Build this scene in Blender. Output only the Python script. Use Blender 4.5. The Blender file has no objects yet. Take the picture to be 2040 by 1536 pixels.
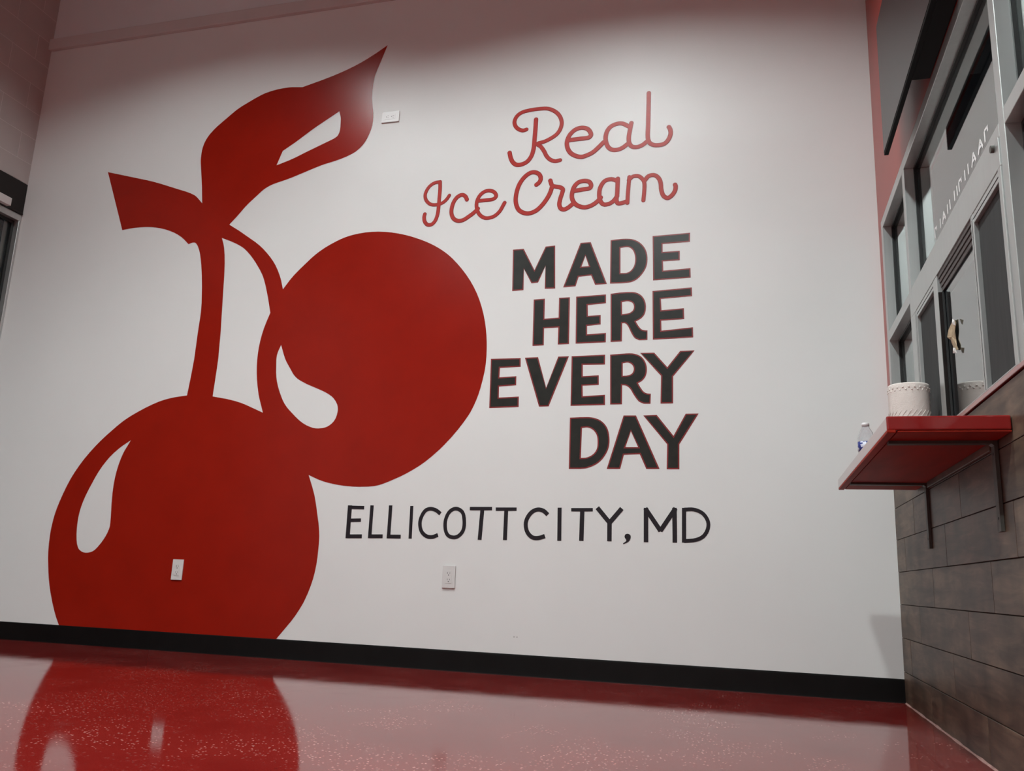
import bpy, bmesh, math, random
from mathutils import Vector, Matrix
random.seed(4)
scene = bpy.context.scene
COL = scene.collection

# ---------------------------------------------------------------- camera
cam_data = bpy.data.cameras.new('camera')
cam_data.sensor_width = 36.0
cam_data.lens = 36.0 * 1717.665 / 2040.0
cam_data.clip_start = 0.05
cam = bpy.data.objects.new('camera', cam_data)
COL.objects.link(cam)
FWD = Vector((-0.264850, 0.938815, 0.220183))
RGT = Vector((0.964068, 0.262688, 0.039595))
UPV = Vector((0.020667, -0.222758, 0.974655))
m = Matrix.Identity(4)
for i in range(3):
    m[i][0], m[i][1], m[i][2] = RGT[i], UPV[i], -FWD[i]
m.translation = Vector((-0.64115, -4.35432, 0.46234))
cam.matrix_world = m
scene.camera = cam

# ---------------------------------------------------------------- world, exposure
world = bpy.data.worlds.new('night')
scene.world = world
world.use_nodes = True
bg = world.node_tree.nodes['Background']
bg.inputs[0].default_value = (0.55, 0.65, 0.8, 1)
bg.inputs[1].default_value = 0.006
scene.view_settings.view_transform = 'Standard'
scene.view_settings.look = 'None'
scene.view_settings.gamma = 1.0
scene.view_settings.use_curve_mapping = False
scene.view_settings.exposure = 0.14
# dome pendant lamps hanging from the open ceiling: (x, y, emission strength of the lamp disc)
PENDANTS = [(-1.45, -2.30, 860.0), (-3.7, -2.05, 400.0), (-1.4, -4.5, 1020.0), (-3.7, -4.5, 800.0)]
LIGHT_COLOUR = (0.915, 1.0, 0.995, 1)
LAMP_Z = 4.60    # lamp disc height
LAMP_R, DOME_R, DOME_D = 0.104, 0.330, 0.166
CEIL = 4.9       # open ceiling, above the frame
ZTOP = 3.981     # top of the white mural wall
XL = -5.36       # left wall
YR = -7.2        # rear wall

# ---------------------------------------------------------------- helpers
def srgb(r, g, b):
    def f(c):
        c /= 255.0
        return c / 12.92 if c <= 0.04045 else ((c + 0.055) / 1.055) ** 2.4
    return (f(r), f(g), f(b), 1.0)

def new_mat(name, colour, rough=0.5, metallic=0.0, spec=0.5, vary=0.0, scale=8.0, bump=0.0, bump_scale=200.0, coat=0.0, stretch=(1, 1, 1), rough_vary=0.0):
    mt = bpy.data.materials.new(name)
    mt.use_nodes = True
    nt = mt.node_tree
    b = nt.nodes['Principled BSDF']
    b.inputs['Roughness'].default_value = rough
    b.inputs['Metallic'].default_value = metallic
    b.inputs['Specular IOR Level'].default_value = spec
    b.inputs['Coat Weight'].default_value = coat
    b.inputs['Base Color'].default_value = colour
    tc = nt.nodes.new('ShaderNodeTexCoord')
    mp = nt.nodes.new('ShaderNodeMapping')
    mp.inputs['Scale'].default_value = stretch
    nt.links.new(tc.outputs['Object'], mp.inputs[0])
    if vary or rough_vary:
        n = nt.nodes.new('ShaderNodeTexNoise')
        n.inputs['Scale'].default_value = scale
        n.inputs['Detail'].default_value = 5
        nt.links.new(mp.outputs[0], n.inputs['Vector'])
        if vary:
            r = nt.nodes.new('ShaderNodeValToRGB')
            r.color_ramp.elements[0].position = 0.3
            r.color_ramp.elements[1].position = 0.7
            r.color_ramp.elements[0].color = tuple(c * (1 - vary) for c in colour[:3]) + (1,)
            r.color_ramp.elements[1].color = tuple(min(1, c * (1 + vary)) for c in colour[:3]) + (1,)
            nt.links.new(n.outputs['Fac'], r.inputs[0])
            nt.links.new(r.outputs[0], b.inputs['Base Color'])
        if rough_vary:
            mr = nt.nodes.new('ShaderNodeMapRange')
            mr.inputs['To Min'].default_value = max(0.0, rough - rough_vary)
            mr.inputs['To Max'].default_value = rough + rough_vary
            nt.links.new(n.outputs['Fac'], mr.inputs['Value'])
            nt.links.new(mr.outputs[0], b.inputs['Roughness'])
    if bump:
        n2 = nt.nodes.new('ShaderNodeTexNoise')
        n2.inputs['Scale'].default_value = bump_scale
        n2.inputs['Detail'].default_value = 3
        nt.links.new(mp.outputs[0], n2.inputs['Vector'])
        bp = nt.nodes.new('ShaderNodeBump')
        bp.inputs['Strength'].default_value = bump
        bp.inputs['Distance'].default_value = 0.002
        nt.links.new(n2.outputs['Fac'], bp.inputs['Height'])
        nt.links.new(bp.outputs[0], b.inputs['Normal'])
    return mt

def obj(name, bm, mat, parent=None, smooth=False):
    me = bpy.data.meshes.new(name)
    bmesh.ops.recalc_face_normals(bm, faces=bm.faces)
    bm.to_mesh(me)
    bm.free()
    if smooth:
        for f in me.polygons:
            f.use_smooth = True
    if mat is not None:
        me.materials.append(mat)
    o = bpy.data.objects.new(name, me)
    COL.objects.link(o)
    if parent is not None:
        o.parent = parent
        o.matrix_parent_inverse = parent.matrix_world.inverted()
    return o

def empty(name, loc=(0, 0, 0)):
    o = bpy.data.objects.new(name, None)
    o.empty_display_size = 0.05
    o.location = loc
    o.matrix_world = Matrix.Translation(loc)
    COL.objects.link(o)
    return o

def tag(o, label, cat, group=None):
    o['label'] = label
    o['category'] = cat
    if group:
        o['group'] = group
    return o

def structure(o, label=None):
    o['kind'] = 'structure'
    if label:
        o['label'] = label
    return o

def add_box(bm, x0, x1, y0, y1, z0, z1, bevel=0.0, segs=2):
    vs = [bm.verts.new((x, y, z)) for x in (x0, x1) for y in (y0, y1) for z in (z0, z1)]
    fs = [(0, 1, 3, 2), (4, 6, 7, 5), (0, 4, 5, 1), (2, 3, 7, 6), (0, 2, 6, 4), (1, 5, 7, 3)]
    faces = [bm.faces.new([vs[i] for i in f]) for f in fs]
    if bevel > 0:
        es = list({e for f in faces for e in f.edges})
        bmesh.ops.bevel(bm, geom=es, offset=bevel, segments=segs, affect='EDGES', profile=0.5)

def box(name, mat, parent, x0, x1, y0, y1, z0, z1, bevel=0.0, segs=2):
    bm = bmesh.new()
    add_box(bm, min(x0, x1), max(x0, x1), min(y0, y1), max(y0, y1), min(z0, z1), max(z0, z1), bevel, segs)
    return obj(name, bm, mat, parent)

def add_lathe(bm, prof, cx, cy, cz, n=40, cap=True):
    rings = []
    for r, z in prof:
        rings.append([bm.verts.new((cx + r * math.cos(2 * math.pi * k / n), cy + r * math.sin(2 * math.pi * k / n), cz + z)) for k in range(n)])
    for a, b in zip(rings, rings[1:]):
        for k in range(n):
            bm.faces.new((a[k], a[(k + 1) % n], b[(k + 1) % n], b[k]))
    if cap:
        bm.faces.new(rings[0][::-1])
        bm.faces.new(rings[-1])

def add_cyl(bm, c, axis, r, depth, n=20):
    """cylinder starting at c going along unit axis"""
    a = Vector(axis).normalized()
    t = Vector((0, 0, 1)) if abs(a.z) < 0.9 else Vector((1, 0, 0))
    u = a.cross(t).normalized()
    v = a.cross(u)
    c = Vector(c)
    r0 = [bm.verts.new(c + r * (math.cos(2 * math.pi * k / n) * u + math.sin(2 * math.pi * k / n) * v)) for k in range(n)]
    r1 = [bm.verts.new(p.co + a * depth) for p in r0]
    for k in range(n):
        bm.faces.new((r0[k], r0[(k + 1) % n], r1[(k + 1) % n], r1[k]))
    bm.faces.new(r0[::-1])
    bm.faces.new(r1)

def flat_shape(name, loops, mat, parent, y, thick=0.0006):
    """filled outline (with holes) painted on the back wall: (x, z) loops -> thin solid whose face is at y"""
    cu = bpy.data.curves.new(name, 'CURVE')
    cu.dimensions = '2D'
    cu.fill_mode = 'BOTH'
    cu.extrude = thick / 2
    for lp in loops:
        sp = cu.splines.new('POLY')
        sp.points.add(len(lp) - 1)
        for pt, (x, z) in zip(sp.points, lp):
            pt.co = (x, z, 0, 1)
        sp.use_cyclic_u = True
    tmp = bpy.data.objects.new(name, cu)
    COL.objects.link(tmp)
    bpy.context.view_layer.update()
    dg = bpy.context.evaluated_depsgraph_get()
    me = bpy.data.meshes.new_from_object(tmp.evaluated_get(dg))
    bpy.data.objects.remove(tmp)
    bpy.data.curves.remove(cu)
    me.transform(Matrix(((1, 0, 0, 0), (0, 0, -1, y + thick / 2), (0, 1, 0, 0), (0, 0, 0, 1))))
    me.materials.clear()
    me.materials.append(mat)
    me.name = name
    o = bpy.data.objects.new(name, me)
    COL.objects.link(o)
    if parent is not None:
        o.parent = parent
        o.matrix_parent_inverse = parent.matrix_world.inverted()
    return o

def ribbon(bm, pts, w, y, round_cap, closed):
    """brush stroke of width w along pts (x, z) on the back wall"""
    P = [Vector(p) for p in pts]
    n = len(P)
    L, R = [], []
    y0 = y
    for i in range(n):
        y = y0 - 0.0000006 * i
        a = P[i - 1] if (i > 0 or closed) else P[i]
        b = P[(i + 1) % n] if (i < n - 1 or closed) else P[i]
        t = (b - a).normalized()
        nn = Vector((-t.y, t.x)) * w / 2
        L.append(bm.verts.new((P[i].x + nn.x, y, P[i].y + nn.y)))
        R.append(bm.verts.new((P[i].x - nn.x, y, P[i].y - nn.y)))
    for i in range(n if closed else n - 1):
        j = (i + 1) % n
        bm.faces.new((L[i], L[j], R[j], R[i]))
    if round_cap and not closed:
        for p, q in ((P[0], P[1]), (P[-1], P[-2])):
            t = (p - q).normalized()
            a0 = math.atan2(t.y, t.x)
            ring = [bm.verts.new((p.x + w / 2 * math.cos(a0 + s * math.pi / 16), y, p.y + w / 2 * math.sin(a0 + s * math.pi / 16))) for s in range(-8, 9)]
            bm.faces.new(ring)

def strokes(name, parts, mat, parent, y, extra=0.0):
    bm = bmesh.new()
    for k, (w, cap, closed, pts) in enumerate(parts):
        ribbon(bm, pts, w + extra, y - 0.00006 * k, cap, closed)
    bm.normal_update()
    for f in list(bm.faces):
        if f.normal.y > 0:
            f.normal_flip()
    me = bpy.data.meshes.new(name)
    bm.to_mesh(me)
    bm.free()
    me.materials.append(mat)
    o = bpy.data.objects.new(name, me)
    COL.objects.link(o)
    if parent is not None:
        o.parent = parent
        o.matrix_parent_inverse = parent.matrix_world.inverted()
    return o

# ---------------------------------------------------------------- materials
WALL_WHITE = new_mat('white wall paint', (0.72, 0.72, 0.71, 1), 0.42, spec=0.3, vary=0.02, scale=1.5, bump=0.06, bump_scale=350)
MURAL_RED = new_mat('red mural paint', srgb(143, 25, 11), 0.25, spec=0.16, vary=0.06, scale=5, bump=0.05, bump_scale=300)
SCRIPT_RED = new_mat('red script paint', srgb(170, 38, 30), 0.42, spec=0.3, vary=0.08, scale=30, bump=0.05)
SCRIPT_EDGE = new_mat('dark red script edge', srgb(138, 28, 22), 0.36, spec=0.3, vary=0.05)
LETTER_EDGE = new_mat('red letter outline', srgb(125, 24, 26), 0.36, vary=0.05)
LETTER_BLACK = new_mat('black letter paint', (0.013, 0.013, 0.010, 1), 0.32, spec=0.35, vary=0.3, scale=18, bump=0.05)
CITY_BLACK = new_mat('purple black paint', (0.012, 0.008, 0.012, 1), 0.5, spec=0.3, vary=0.2, scale=20)
RED_WALL = new_mat('red wall paint', srgb(160, 52, 42), 0.32, vary=0.05, scale=3)
CEILING = new_mat('ceiling paint', (0.4, 0.41, 0.42, 1), 0.8, vary=0.03, scale=2)
UPPER_GREY = new_mat('upper wall grey', (0.74, 0.75, 0.76, 1), 0.7, vary=0.03, scale=2)
TRIM_GREY = new_mat('grey ledge paint', (0.62, 0.58, 0.57, 1), 0.6, vary=0.03, scale=4)
BLACK_BASE = new_mat('black vinyl base', (0.004, 0.004, 0.004, 1), 0.4, spec=0.2, vary=0.2, scale=10)
ALU = new_mat('brushed aluminium', (0.56, 0.58, 0.57, 1), 0.38, metallic=0.85, vary=0.04, scale=40, stretch=(1, 1, 0.05), rough_vary=0.06)
ALU_DARK = new_mat('dark bronze track', (0.06, 0.045, 0.042, 1), 0.4, metallic=0.4, vary=0.1, scale=30)
GASKET = new_mat('black rubber gasket', (0.008, 0.009, 0.009, 1), 0.5, vary=0.1, scale=30)
SCREEN = new_mat('dark insect mesh', (0.045, 0.046, 0.046, 1), 0.8, spec=0.2, vary=0.12, scale=60, stretch=(1, 1, 0.1))
TILE_LEFT = new_mat('pale wall tile', (0.47, 0.44, 0.425, 1), 0.4, vary=0.04, scale=5)
GROUT_LIGHT = new_mat('light grout', (0.66, 0.64, 0.62, 1), 0.8, vary=0.03)
GROUT_DARK = new_mat('dark brown grout', (0.035, 0.024, 0.018, 1), 0.9, vary=0.15, scale=40)
BRONZE = new_mat('dark bronze metal', (0.012, 0.009, 0.008, 1), 0.35, metallic=0.3, vary=0.2, scale=6)
SHELF_RED = new_mat('glossy red laminate', srgb(138, 17, 17), 0.22, coat=1.0, vary=0.06, scale=6, rough_vary=0.05)
SHELF_UNDER = new_mat('red board underside', srgb(150, 40, 26), 0.6, spec=0.12, vary=0.2, scale=5, stretch=(3, 0.6, 1))
STEEL = new_mat('grey steel bracket', (0.075, 0.072, 0.062, 1), 0.55, metallic=0.2, vary=0.1, scale=40)
BLACK_HOLE = new_mat('screw hole black', (0.004, 0.004, 0.004, 1), 0.8, vary=0.1)
PLATE = new_mat('white plastic', (0.64, 0.625, 0.615, 1), 0.35, vary=0.02, scale=30)
SLOT = new_mat('outlet slot dark', (0.02, 0.018, 0.018, 1), 0.6, vary=0.1)
PAPER = new_mat('paper towel', (0.66, 0.60, 0.56, 1), 0.9, spec=0.1, vary=0.03, scale=40, bump=0.5, bump_scale=260)
CARD = new_mat('cardboard core', (0.30, 0.22, 0.15, 1), 0.9, vary=0.1)
TV_BLACK = new_mat('tv casing black', (0.004, 0.004, 0.004, 1), 0.6, spec=0.15, vary=0.1)
TV_SCREEN = new_mat('dark tv screen', (0.012, 0.012, 0.012, 1), 0.25, spec=0.2, vary=0.05)
VINYL_WHITE = new_mat('white vinyl letters', (0.85, 0.83, 0.82, 1), 0.5, vary=0.03)
TORN = new_mat('torn tan paper', (0.40, 0.30, 0.19, 1), 0.8, vary=0.25, scale=60)
TAPE = new_mat('clear white tape', (0.75, 0.75, 0.72, 1), 0.3, vary=0.05)
WHITE_CAP = new_mat('white cap plastic', (0.8, 0.8, 0.8, 1), 0.4, vary=0.02)
CAULK = new_mat('pale caulk', (0.42, 0.24, 0.21, 1), 0.6, vary=0.25, scale=30)
HOUSING = new_mat('light housing white', (0.6, 0.6, 0.6, 1), 0.5, vary=0.03)

def glass_mat(name, colour=(0.93, 0.98, 0.96, 1), rough=0.0, ior=1.52):
    mt = bpy.data.materials.new(name)
    mt.use_nodes = True
    b = mt.node_tree.nodes['Principled BSDF']
    b.inputs['Base Color'].default_value = colour
    b.inputs['Roughness'].default_value = rough
    b.inputs['IOR'].default_value = ior
    b.inputs['Transmission Weight'].default_value = 1.0
    return mt
GLASS = glass_mat('window glass')
GLASS_COATED = glass_mat('coated sliding glass', (0.93, 0.98, 0.96, 1), 0.0, 2.3)
PET = glass_mat('clear bottle plastic', (0.97, 0.98, 1.0, 1), 0.02, 1.5)

def emission_mat(name, colour, strength):
    mt = bpy.data.materials.new(name)
    mt.use_nodes = True
    nt = mt.node_tree
    nt.nodes.remove(nt.nodes['Principled BSDF'])
    e = nt.nodes.new('ShaderNodeEmission')
    e.inputs[0].default_value = colour
    e.inputs[1].default_value = strength
    nt.links.new(e.outputs[0], nt.nodes['Material Output'].inputs[0])
    return mt

def floor_mat():
    mt = bpy.data.materials.new('glossy red epoxy floor')
    mt.use_nodes = True
    nt = mt.node_tree
    N, Lk = nt.nodes, nt.links
    b = N['Principled BSDF']
    tc = N.new('ShaderNodeTexCoord')
    big = N.new('ShaderNodeTexNoise')
    big.inputs['Scale'].default_value = 3.0
    big.inputs['Detail'].default_value = 6
    Lk.new(tc.outputs['Object'], big.inputs['Vector'])
    r = N.new('ShaderNodeValToRGB')
    r.color_ramp.elements[0].position = 0.3
    r.color_ramp.elements[1].position = 0.75
    r.color_ramp.elements[0].color = (0.15, 0.010, 0.009, 1)
    r.color_ramp.elements[1].color = (0.21, 0.018, 0.015, 1)
    Lk.new(big.outputs['Fac'], r.inputs[0])
    # pale flecks
    v = N.new('ShaderNodeTexVoronoi')
    v.inputs['Scale'].default_value = 85
    Lk.new(tc.outputs['Object'], v.inputs['Vector'])
    lt = N.new('ShaderNodeMapRange')
    lt.inputs['From Min'].default_value = 0.30
    lt.inputs['From Max'].default_value = 0.2
    Lk.new(v.outputs['Distance'], lt.inputs['Value'])
    sep = N.new('ShaderNodeSeparateColor')
    Lk.new(v.outputs['Color'], sep.inputs[0])
    gt = N.new('ShaderNodeMath')
    gt.operation = 'GREATER_THAN'
    gt.inputs[1].default_value = 0.5
    Lk.new(sep.outputs[0], gt.inputs[0])
    mu = N.new('ShaderNodeMath')
    mu.operation = 'MULTIPLY'
    cl = N.new('ShaderNodeMapRange')
    cl.inputs['From Min'].default_value = 0.38
    cl.inputs['From Max'].default_value = 0.6
    cl.inputs['To Max'].default_value = 1.0
    Lk.new(big.outputs['Fac'], cl.inputs['Value'])
    mc = N.new('ShaderNodeMath')
    mc.operation = 'MULTIPLY'
    Lk.new(gt.outputs[0], mc.inputs[0])
    Lk.new(cl.outputs[0], mc.inputs[1])
    Lk.new(lt.outputs[0], mu.inputs[0])
    Lk.new(mc.outputs[0], mu.inputs[1])
    mx = N.new('ShaderNodeMix')
    mx.data_type = 'RGBA'
    mx.inputs['B'].default_value = (0.50, 0.26, 0.23, 1)
    Lk.new(mu.outputs[0], mx.inputs['Factor'])
    Lk.new(r.outputs[0], mx.inputs['A'])
    # sparse dark flecks
    v2 = N.new('ShaderNodeTexVoronoi')
    v2.inputs['Scale'].default_value = 16
    Lk.new(tc.outputs['Object'], v2.inputs['Vector'])
    d2 = N.new('ShaderNodeMapRange')
    d2.inputs['From Min'].default_value = 0.075
    d2.inputs['From Max'].default_value = 0.05
    Lk.new(v2.outputs['Distance'], d2.inputs['Value'])
    s2 = N.new('ShaderNodeSeparateColor')
    Lk.new(v2.outputs['Color'], s2.inputs[0])
    g2 = N.new('ShaderNodeMath')
    g2.operation = 'GREATER_THAN'
    g2.inputs[1].default_value = 0.75
    Lk.new(s2.outputs[0], g2.inputs[0])
    m2 = N.new('ShaderNodeMath')
    m2.operation = 'MULTIPLY'
    Lk.new(d2.outputs[0], m2.inputs[0])
    Lk.new(g2.outputs[0], m2.inputs[1])
    mx2 = N.new('ShaderNodeMix')
    mx2.data_type = 'RGBA'
    mx2.inputs['B'].default_value = (0.02, 0.008, 0.008, 1)
    Lk.new(m2.outputs[0], mx2.inputs['Factor'])
    Lk.new(mx.outputs['Result'], mx2.inputs['A'])
    Lk.new(mx2.outputs['Result'], b.inputs['Base Color'])
    # worn gloss
    rn = N.new('ShaderNodeTexNoise')
    rn.inputs['Scale'].default_value = 9
    rn.inputs['Detail'].default_value = 8
    Lk.new(tc.outputs['Object'], rn.inputs['Vector'])
    rr = N.new('ShaderNodeMapRange')
    rr.inputs['From Min'].default_value = 0.3
    rr.inputs['From Max'].default_value = 0.75
    rr.inputs['To Min'].default_value = 0.03
    rr.inputs['To Max'].default_value = 0.10
    Lk.new(rn.outputs['Fac'], rr.inputs['Value'])
    Lk.new(rr.outputs[0], b.inputs['Roughness'])
    b.inputs['IOR'].default_value = 1.45
    bn = N.new('ShaderNodeTexNoise')
    bn.inputs['Scale'].default_value = 120
    bn.inputs['Detail'].default_value = 4
    Lk.new(tc.outputs['Object'], bn.inputs['Vector'])
    ad = N.new('ShaderNodeMath')
    ad.operation = 'MULTIPLY_ADD'
    ad.inputs[1].default_value = 0.0
    Lk.new(mu.outputs[0], ad.inputs[0])
    Lk.new(bn.outputs['Fac'], ad.inputs[2])
    bp = N.new('ShaderNodeBump')
    bp.inputs['Strength'].default_value = 0.07
    bp.inputs['Distance'].default_value = 0.001
    Lk.new(ad.outputs[0], bp.inputs['Height'])
    Lk.new(bp.outputs[0], b.inputs['Normal'])
    return mt
FLOOR = floor_mat()

def wood_tile_mat(name, seed):
    mt = bpy.data.materials.new(name)
    mt.use_nodes = True
    nt = mt.node_tree
    N, Lk = nt.nodes, nt.links
    b = N['Principled BSDF']
    tc = N.new('ShaderNodeTexCoord')
    oi = N.new('ShaderNodeObjectInfo')
    ad = N.new('ShaderNodeVectorMath')
    ad.operation = 'MULTIPLY_ADD'
    ad.inputs[1].default_value = (0.0, 31.0, 17.0)
    Lk.new(oi.outputs['Random'], ad.inputs[0])
    Lk.new(tc.outputs['Object'], ad.inputs[2])
    mp = N.new('ShaderNodeMapping')
    mp.inputs['Scale'].default_value = (1, 1.2, 9.0)
    mp.inputs['Location'].default_value = (seed, seed * 2.3, seed)
    Lk.new(ad.outputs[0], mp.inputs[0])
    n = N.new('ShaderNodeTexNoise')
    n.inputs['Scale'].default_value = 3.2
    n.inputs['Detail'].default_value = 7
    n.inputs['Roughness'].default_value = 0.6
    n.inputs['Distortion'].default_value = 0.6
    Lk.new(mp.outputs[0], n.inputs['Vector'])
    r = N.new('ShaderNodeValToRGB')
    els = r.color_ramp.elements
    els[0].position, els[0].color = 0.28, (0.066, 0.039, 0.027, 1)
    els[1].position, els[1].color = 0.75, (0.235, 0.162, 0.110, 1)
    e = els.new(0.5)
    e.color = (0.136, 0.088, 0.061, 1)
    Lk.new(n.outputs['Fac'], r.inputs[0])
    # cloudy wear
    c = N.new('ShaderNodeTexNoise')
    c.inputs['Scale'].default_value = 5
    c.inputs['Detail'].default_value = 3
    Lk.new(ad.outputs[0], c.inputs['Vector'])
    cr = N.new('ShaderNodeMapRange')
    cr.inputs['From Min'].default_value = 0.3
    cr.inputs['From Max'].default_value = 0.7
    cr.inputs['To Min'].default_value = 0.42
    cr.inputs['To Max'].default_value = 0.95
    Lk.new(c.outputs['Fac'], cr.inputs['Value'])
    mx = N.new('ShaderNodeVectorMath')
    mx.operation = 'SCALE'
    Lk.new(r.outputs[0], mx.inputs[0])
    Lk.new(cr.outputs[0], mx.inputs['Scale'])
    Lk.new(mx.outputs[0], b.inputs['Base Color'])
    b.inputs['Roughness'].default_value = 0.42
    b.inputs['Specular IOR Level'].default_value = 0.22
    bp = N.new('ShaderNodeBump')
    bp.inputs['Strength'].default_value = 0.15
    bp.inputs['Distance'].default_value = 0.001
    Lk.new(n.outputs['Fac'], bp.inputs['Height'])
    Lk.new(bp.outputs[0], b.inputs['Normal'])
    return mt
WOOD_TILE = wood_tile_mat('wood look porcelain', 1.7)

def label_mat():
    """bottle label: blue band with white below and above"""
    mt = bpy.data.materials.new('blue and white bottle label')
    mt.use_nodes = True
    nt = mt.node_tree
    N, Lk = nt.nodes, nt.links
    b = N['Principled BSDF']
    b.inputs['Roughness'].default_value = 0.35
    tc = N.new('ShaderNodeTexCoord')
    mp = N.new('ShaderNodeMapping')
    mp.inputs['Scale'].default_value = (14, 14, 30)
    Lk.new(tc.outputs['Object'], mp.inputs[0])
    n = N.new('ShaderNodeTexNoise')
    n.inputs['Scale'].default_value = 2.2
    n.inputs['Detail'].default_value = 1
    Lk.new(mp.outputs[0], n.inputs['Vector'])
    r = N.new('ShaderNodeValToRGB')
    r.color_ramp.interpolation = 'CONSTANT'
    r.color_ramp.elements[0].color = (0.02, 0.035, 0.22, 1)
    r.color_ramp.elements[1].color = (0.62, 0.64, 0.75, 1)
    r.color_ramp.elements[1].position = 0.56
    Lk.new(n.outputs['Fac'], r.inputs[0])
    Lk.new(r.outputs[0], b.inputs['Base Color'])
    return mt
LABEL = label_mat()

# ================================================================ SETTING
floor = structure(box('floor', FLOOR, None, XL - 0.15, 0.15, YR - 0.15, 0.12, -0.1, 0.0), 'glossy red epoxy floor')
ceiling = structure(box('ceiling', CEILING, None, XL - 0.15, 0.15, YR - 0.15, 0.12, CEIL, CEIL + 0.1), 'dim grey painted ceiling')
wall_back = structure(box('wall_back', WALL_WHITE, None, XL - 0.15, 0.15, 0.0, 0.12, 0.0, ZTOP), 'white painted wall carrying the mural')
box('upper_band', UPPER_GREY, wall_back, XL - 0.15, 0.15, 0.0, 0.12, ZTOP, CEIL)
structure(box('trim_5', TRIM_GREY, None, XL, 0.0, -0.03, -0.0002, ZTOP + 0.002, ZTOP + 0.085, 0.004), 'grey ledge trim along the top of the mural wall')
wall_rear = structure(box('wall_rear', WALL_WHITE, None, XL - 0.15, 0.15, YR - 0.12, YR, 0.0, CEIL), 'plain white wall behind the camera')
for px in (-1.8057, -1.7901):
    bm = bmesh.new()
    add_cyl(bm, (px, 0.002, 0.185), (0, -1, 0), 0.0022, 0.0028, 12)
    obj('nail_hole', bm, SLOT, wall_back)

# ---- black cove base along the mural wall
def base_profile(bm, x0, x1):
    prof = [(0.0, 0.0), (-0.0050, 0.0), (-0.0042, 0.004), (-0.0038, 0.014), (-0.0036, 0.03), (-0.0036, 0.094), (-0.0028, 0.0995), (0.0, 0.102)]
    a = [bm.verts.new((x0, y, z)) for y, z in prof]
    b = [bm.verts.new((x1, y, z)) for y, z in prof]
    for i in range(len(prof)):
        j = (i + 1) % len(prof)
        bm.faces.new((a[i], a[j], b[j], b[i]))
    bm.faces.new(a)
    bm.faces.new(b[::-1])
bm = bmesh.new()
base_profile(bm, -3.9295, 0.0)
baseboard = structure(obj('baseboard_back', bm, BLACK_BASE), 'black vinyl cove base under the mural')
bm = bmesh.new()
base_profile(bm, XL, -3.9305)
obj('base_strip', bm, BLACK_BASE, baseboard)

# ---- right wall: opening for the storefront (y -0.075 .. -3.52, z 1.02 .. 2.25)
FY0, FY1, FZ0, FZ1 = -0.076, -3.52, 1.018, 2.248
bm = bmesh.new()
add_box(bm, 0.0, 0.14, YR, 0.0, FZ1, CEIL)
add_box(bm, 0.0, 0.14, FY0, 0.0, 1.0105, FZ1)
add_box(bm, 0.0, 0.14, YR, FY1, 0.0, FZ1)
wall_right = structure(obj('wall_right', bm, RED_WALL), 'red painted wall above the serving windows')
box('tile_backing', GROUT_DARK, wall_right, 0.0055, 0.14, FY1, 0.0, 0.0, 1.009)
rows = [0.0, 0.1345, 0.2807, 0.4251, 0.5674, 0.7111, 0.8551, 1.0105]
starts = [-0.62, -0.215, -0.482, -0.795, -0.224, -0.486, -0.62]
JT = 0.0028
tile_cache = {}
for k in range(7):
    z0, z1 = rows[k] + JT / 2, rows[k + 1] - JT / 2
    ys = [0.0]
    y = starts[k]
    while y > FY1 + 0.05:
        ys.append(y)
        y -= 0.8365
    ys.append(FY1)
    for a, b in zip(ys, ys[1:]):
        ya, yb = a - JT / 2 if a < 0 else a, b + JT / 2 if b > FY1 else b
        ln = round(ya - yb, 3)
        key = (ln, round(z1 - z0, 4))
        jig = random.uniform(-0.0006, 0.0004)
        if key not in tile_cache:
            bm = bmesh.new()
            add_box(bm, 0.0, 0.0055, -ln, 0.0, 0.0, z1 - z0, 0.0008, 1)
            t = obj('tile', bm, WOOD_TILE, wall_right)
            tile_cache[key] = t
        else:
            t = tile_cache[key].copy()
            COL.objects.link(t)
        t.location = (jig, ya, z0)

trim_1 = structure(box('trim_1', SHELF_RED, None, -0.006, 0.13, FY1 + 0.001, FY0 - 0.001, 1.0125, FZ0 + 0.008, 0.002), 'narrow red window sill ledge above the wood look tile')
bm = bmesh.new()
n = 60
prev = None
for i in range(n + 1):
    y = 0.0 - 0.012 + (FY1 + 0.012) * i / n
    r = 0.0035 + 0.0015 * math.sin(i * 1.7) * math.sin(i * 0.63)
    ring = [bm.verts.new((0.0, y, 0.0)), bm.verts.new((-r * 1.6, y, 0.0)), bm.verts.new((-r * 0.6, y, r * 0.6)), bm.verts.new((0.0, y, r * 1.5))]
    if prev:
        for j in range(4):
            bm.faces.new((prev[j], prev[(j + 1) % 4], ring[(j + 1) % 4], ring[j]))
    else:
        bm.faces.new(ring)
    prev = ring
bm.faces.new(prev[::-1])
structure(obj('trim_2', bm, CAULK), 'pale caulk bead where tile meets floor')

# ---- storefront frame with transoms (window_1)
G1 = 0.050      # glass front face depth
DEP = 0.112     # frame depth
w1 = structure(empty('window_1', (0, FY0, FZ0)), 'silver aluminium storefront frame with tall side light and transom glass')
def alu(name, y0, y1, z0, z1, x0=0.0, x1=DEP, mat=None, parent=None):
    return box(name, mat or ALU, parent or w1, x0, x1, y0, y1, z0, z1, 0.0012, 1)
ZB = FZ0 + 0.009
alu('head', FY0, FY1, 2.203, FZ1)
alu('jamb', FY0, -0.131, ZB, 2.2028)
alu('mullion', -0.695, -0.742, ZB, 2.2028)
alu('mullion', -2.062, -2.112, ZB, 2.2028)
alu('mullion', -3.475, FY1, ZB, 2.2028)
alu('transom_bar', -0.1312, -0.6948, 1.630, 1.676)
alu('transom_bar', -0.7422, -2.0618, 1.638, 1.676)
alu('transom_bar', -2.1122, -3.4748, 1.645, 1.690)
alu('sill_bar', -0.1312, -0.6948, ZB, 1.072)
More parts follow.
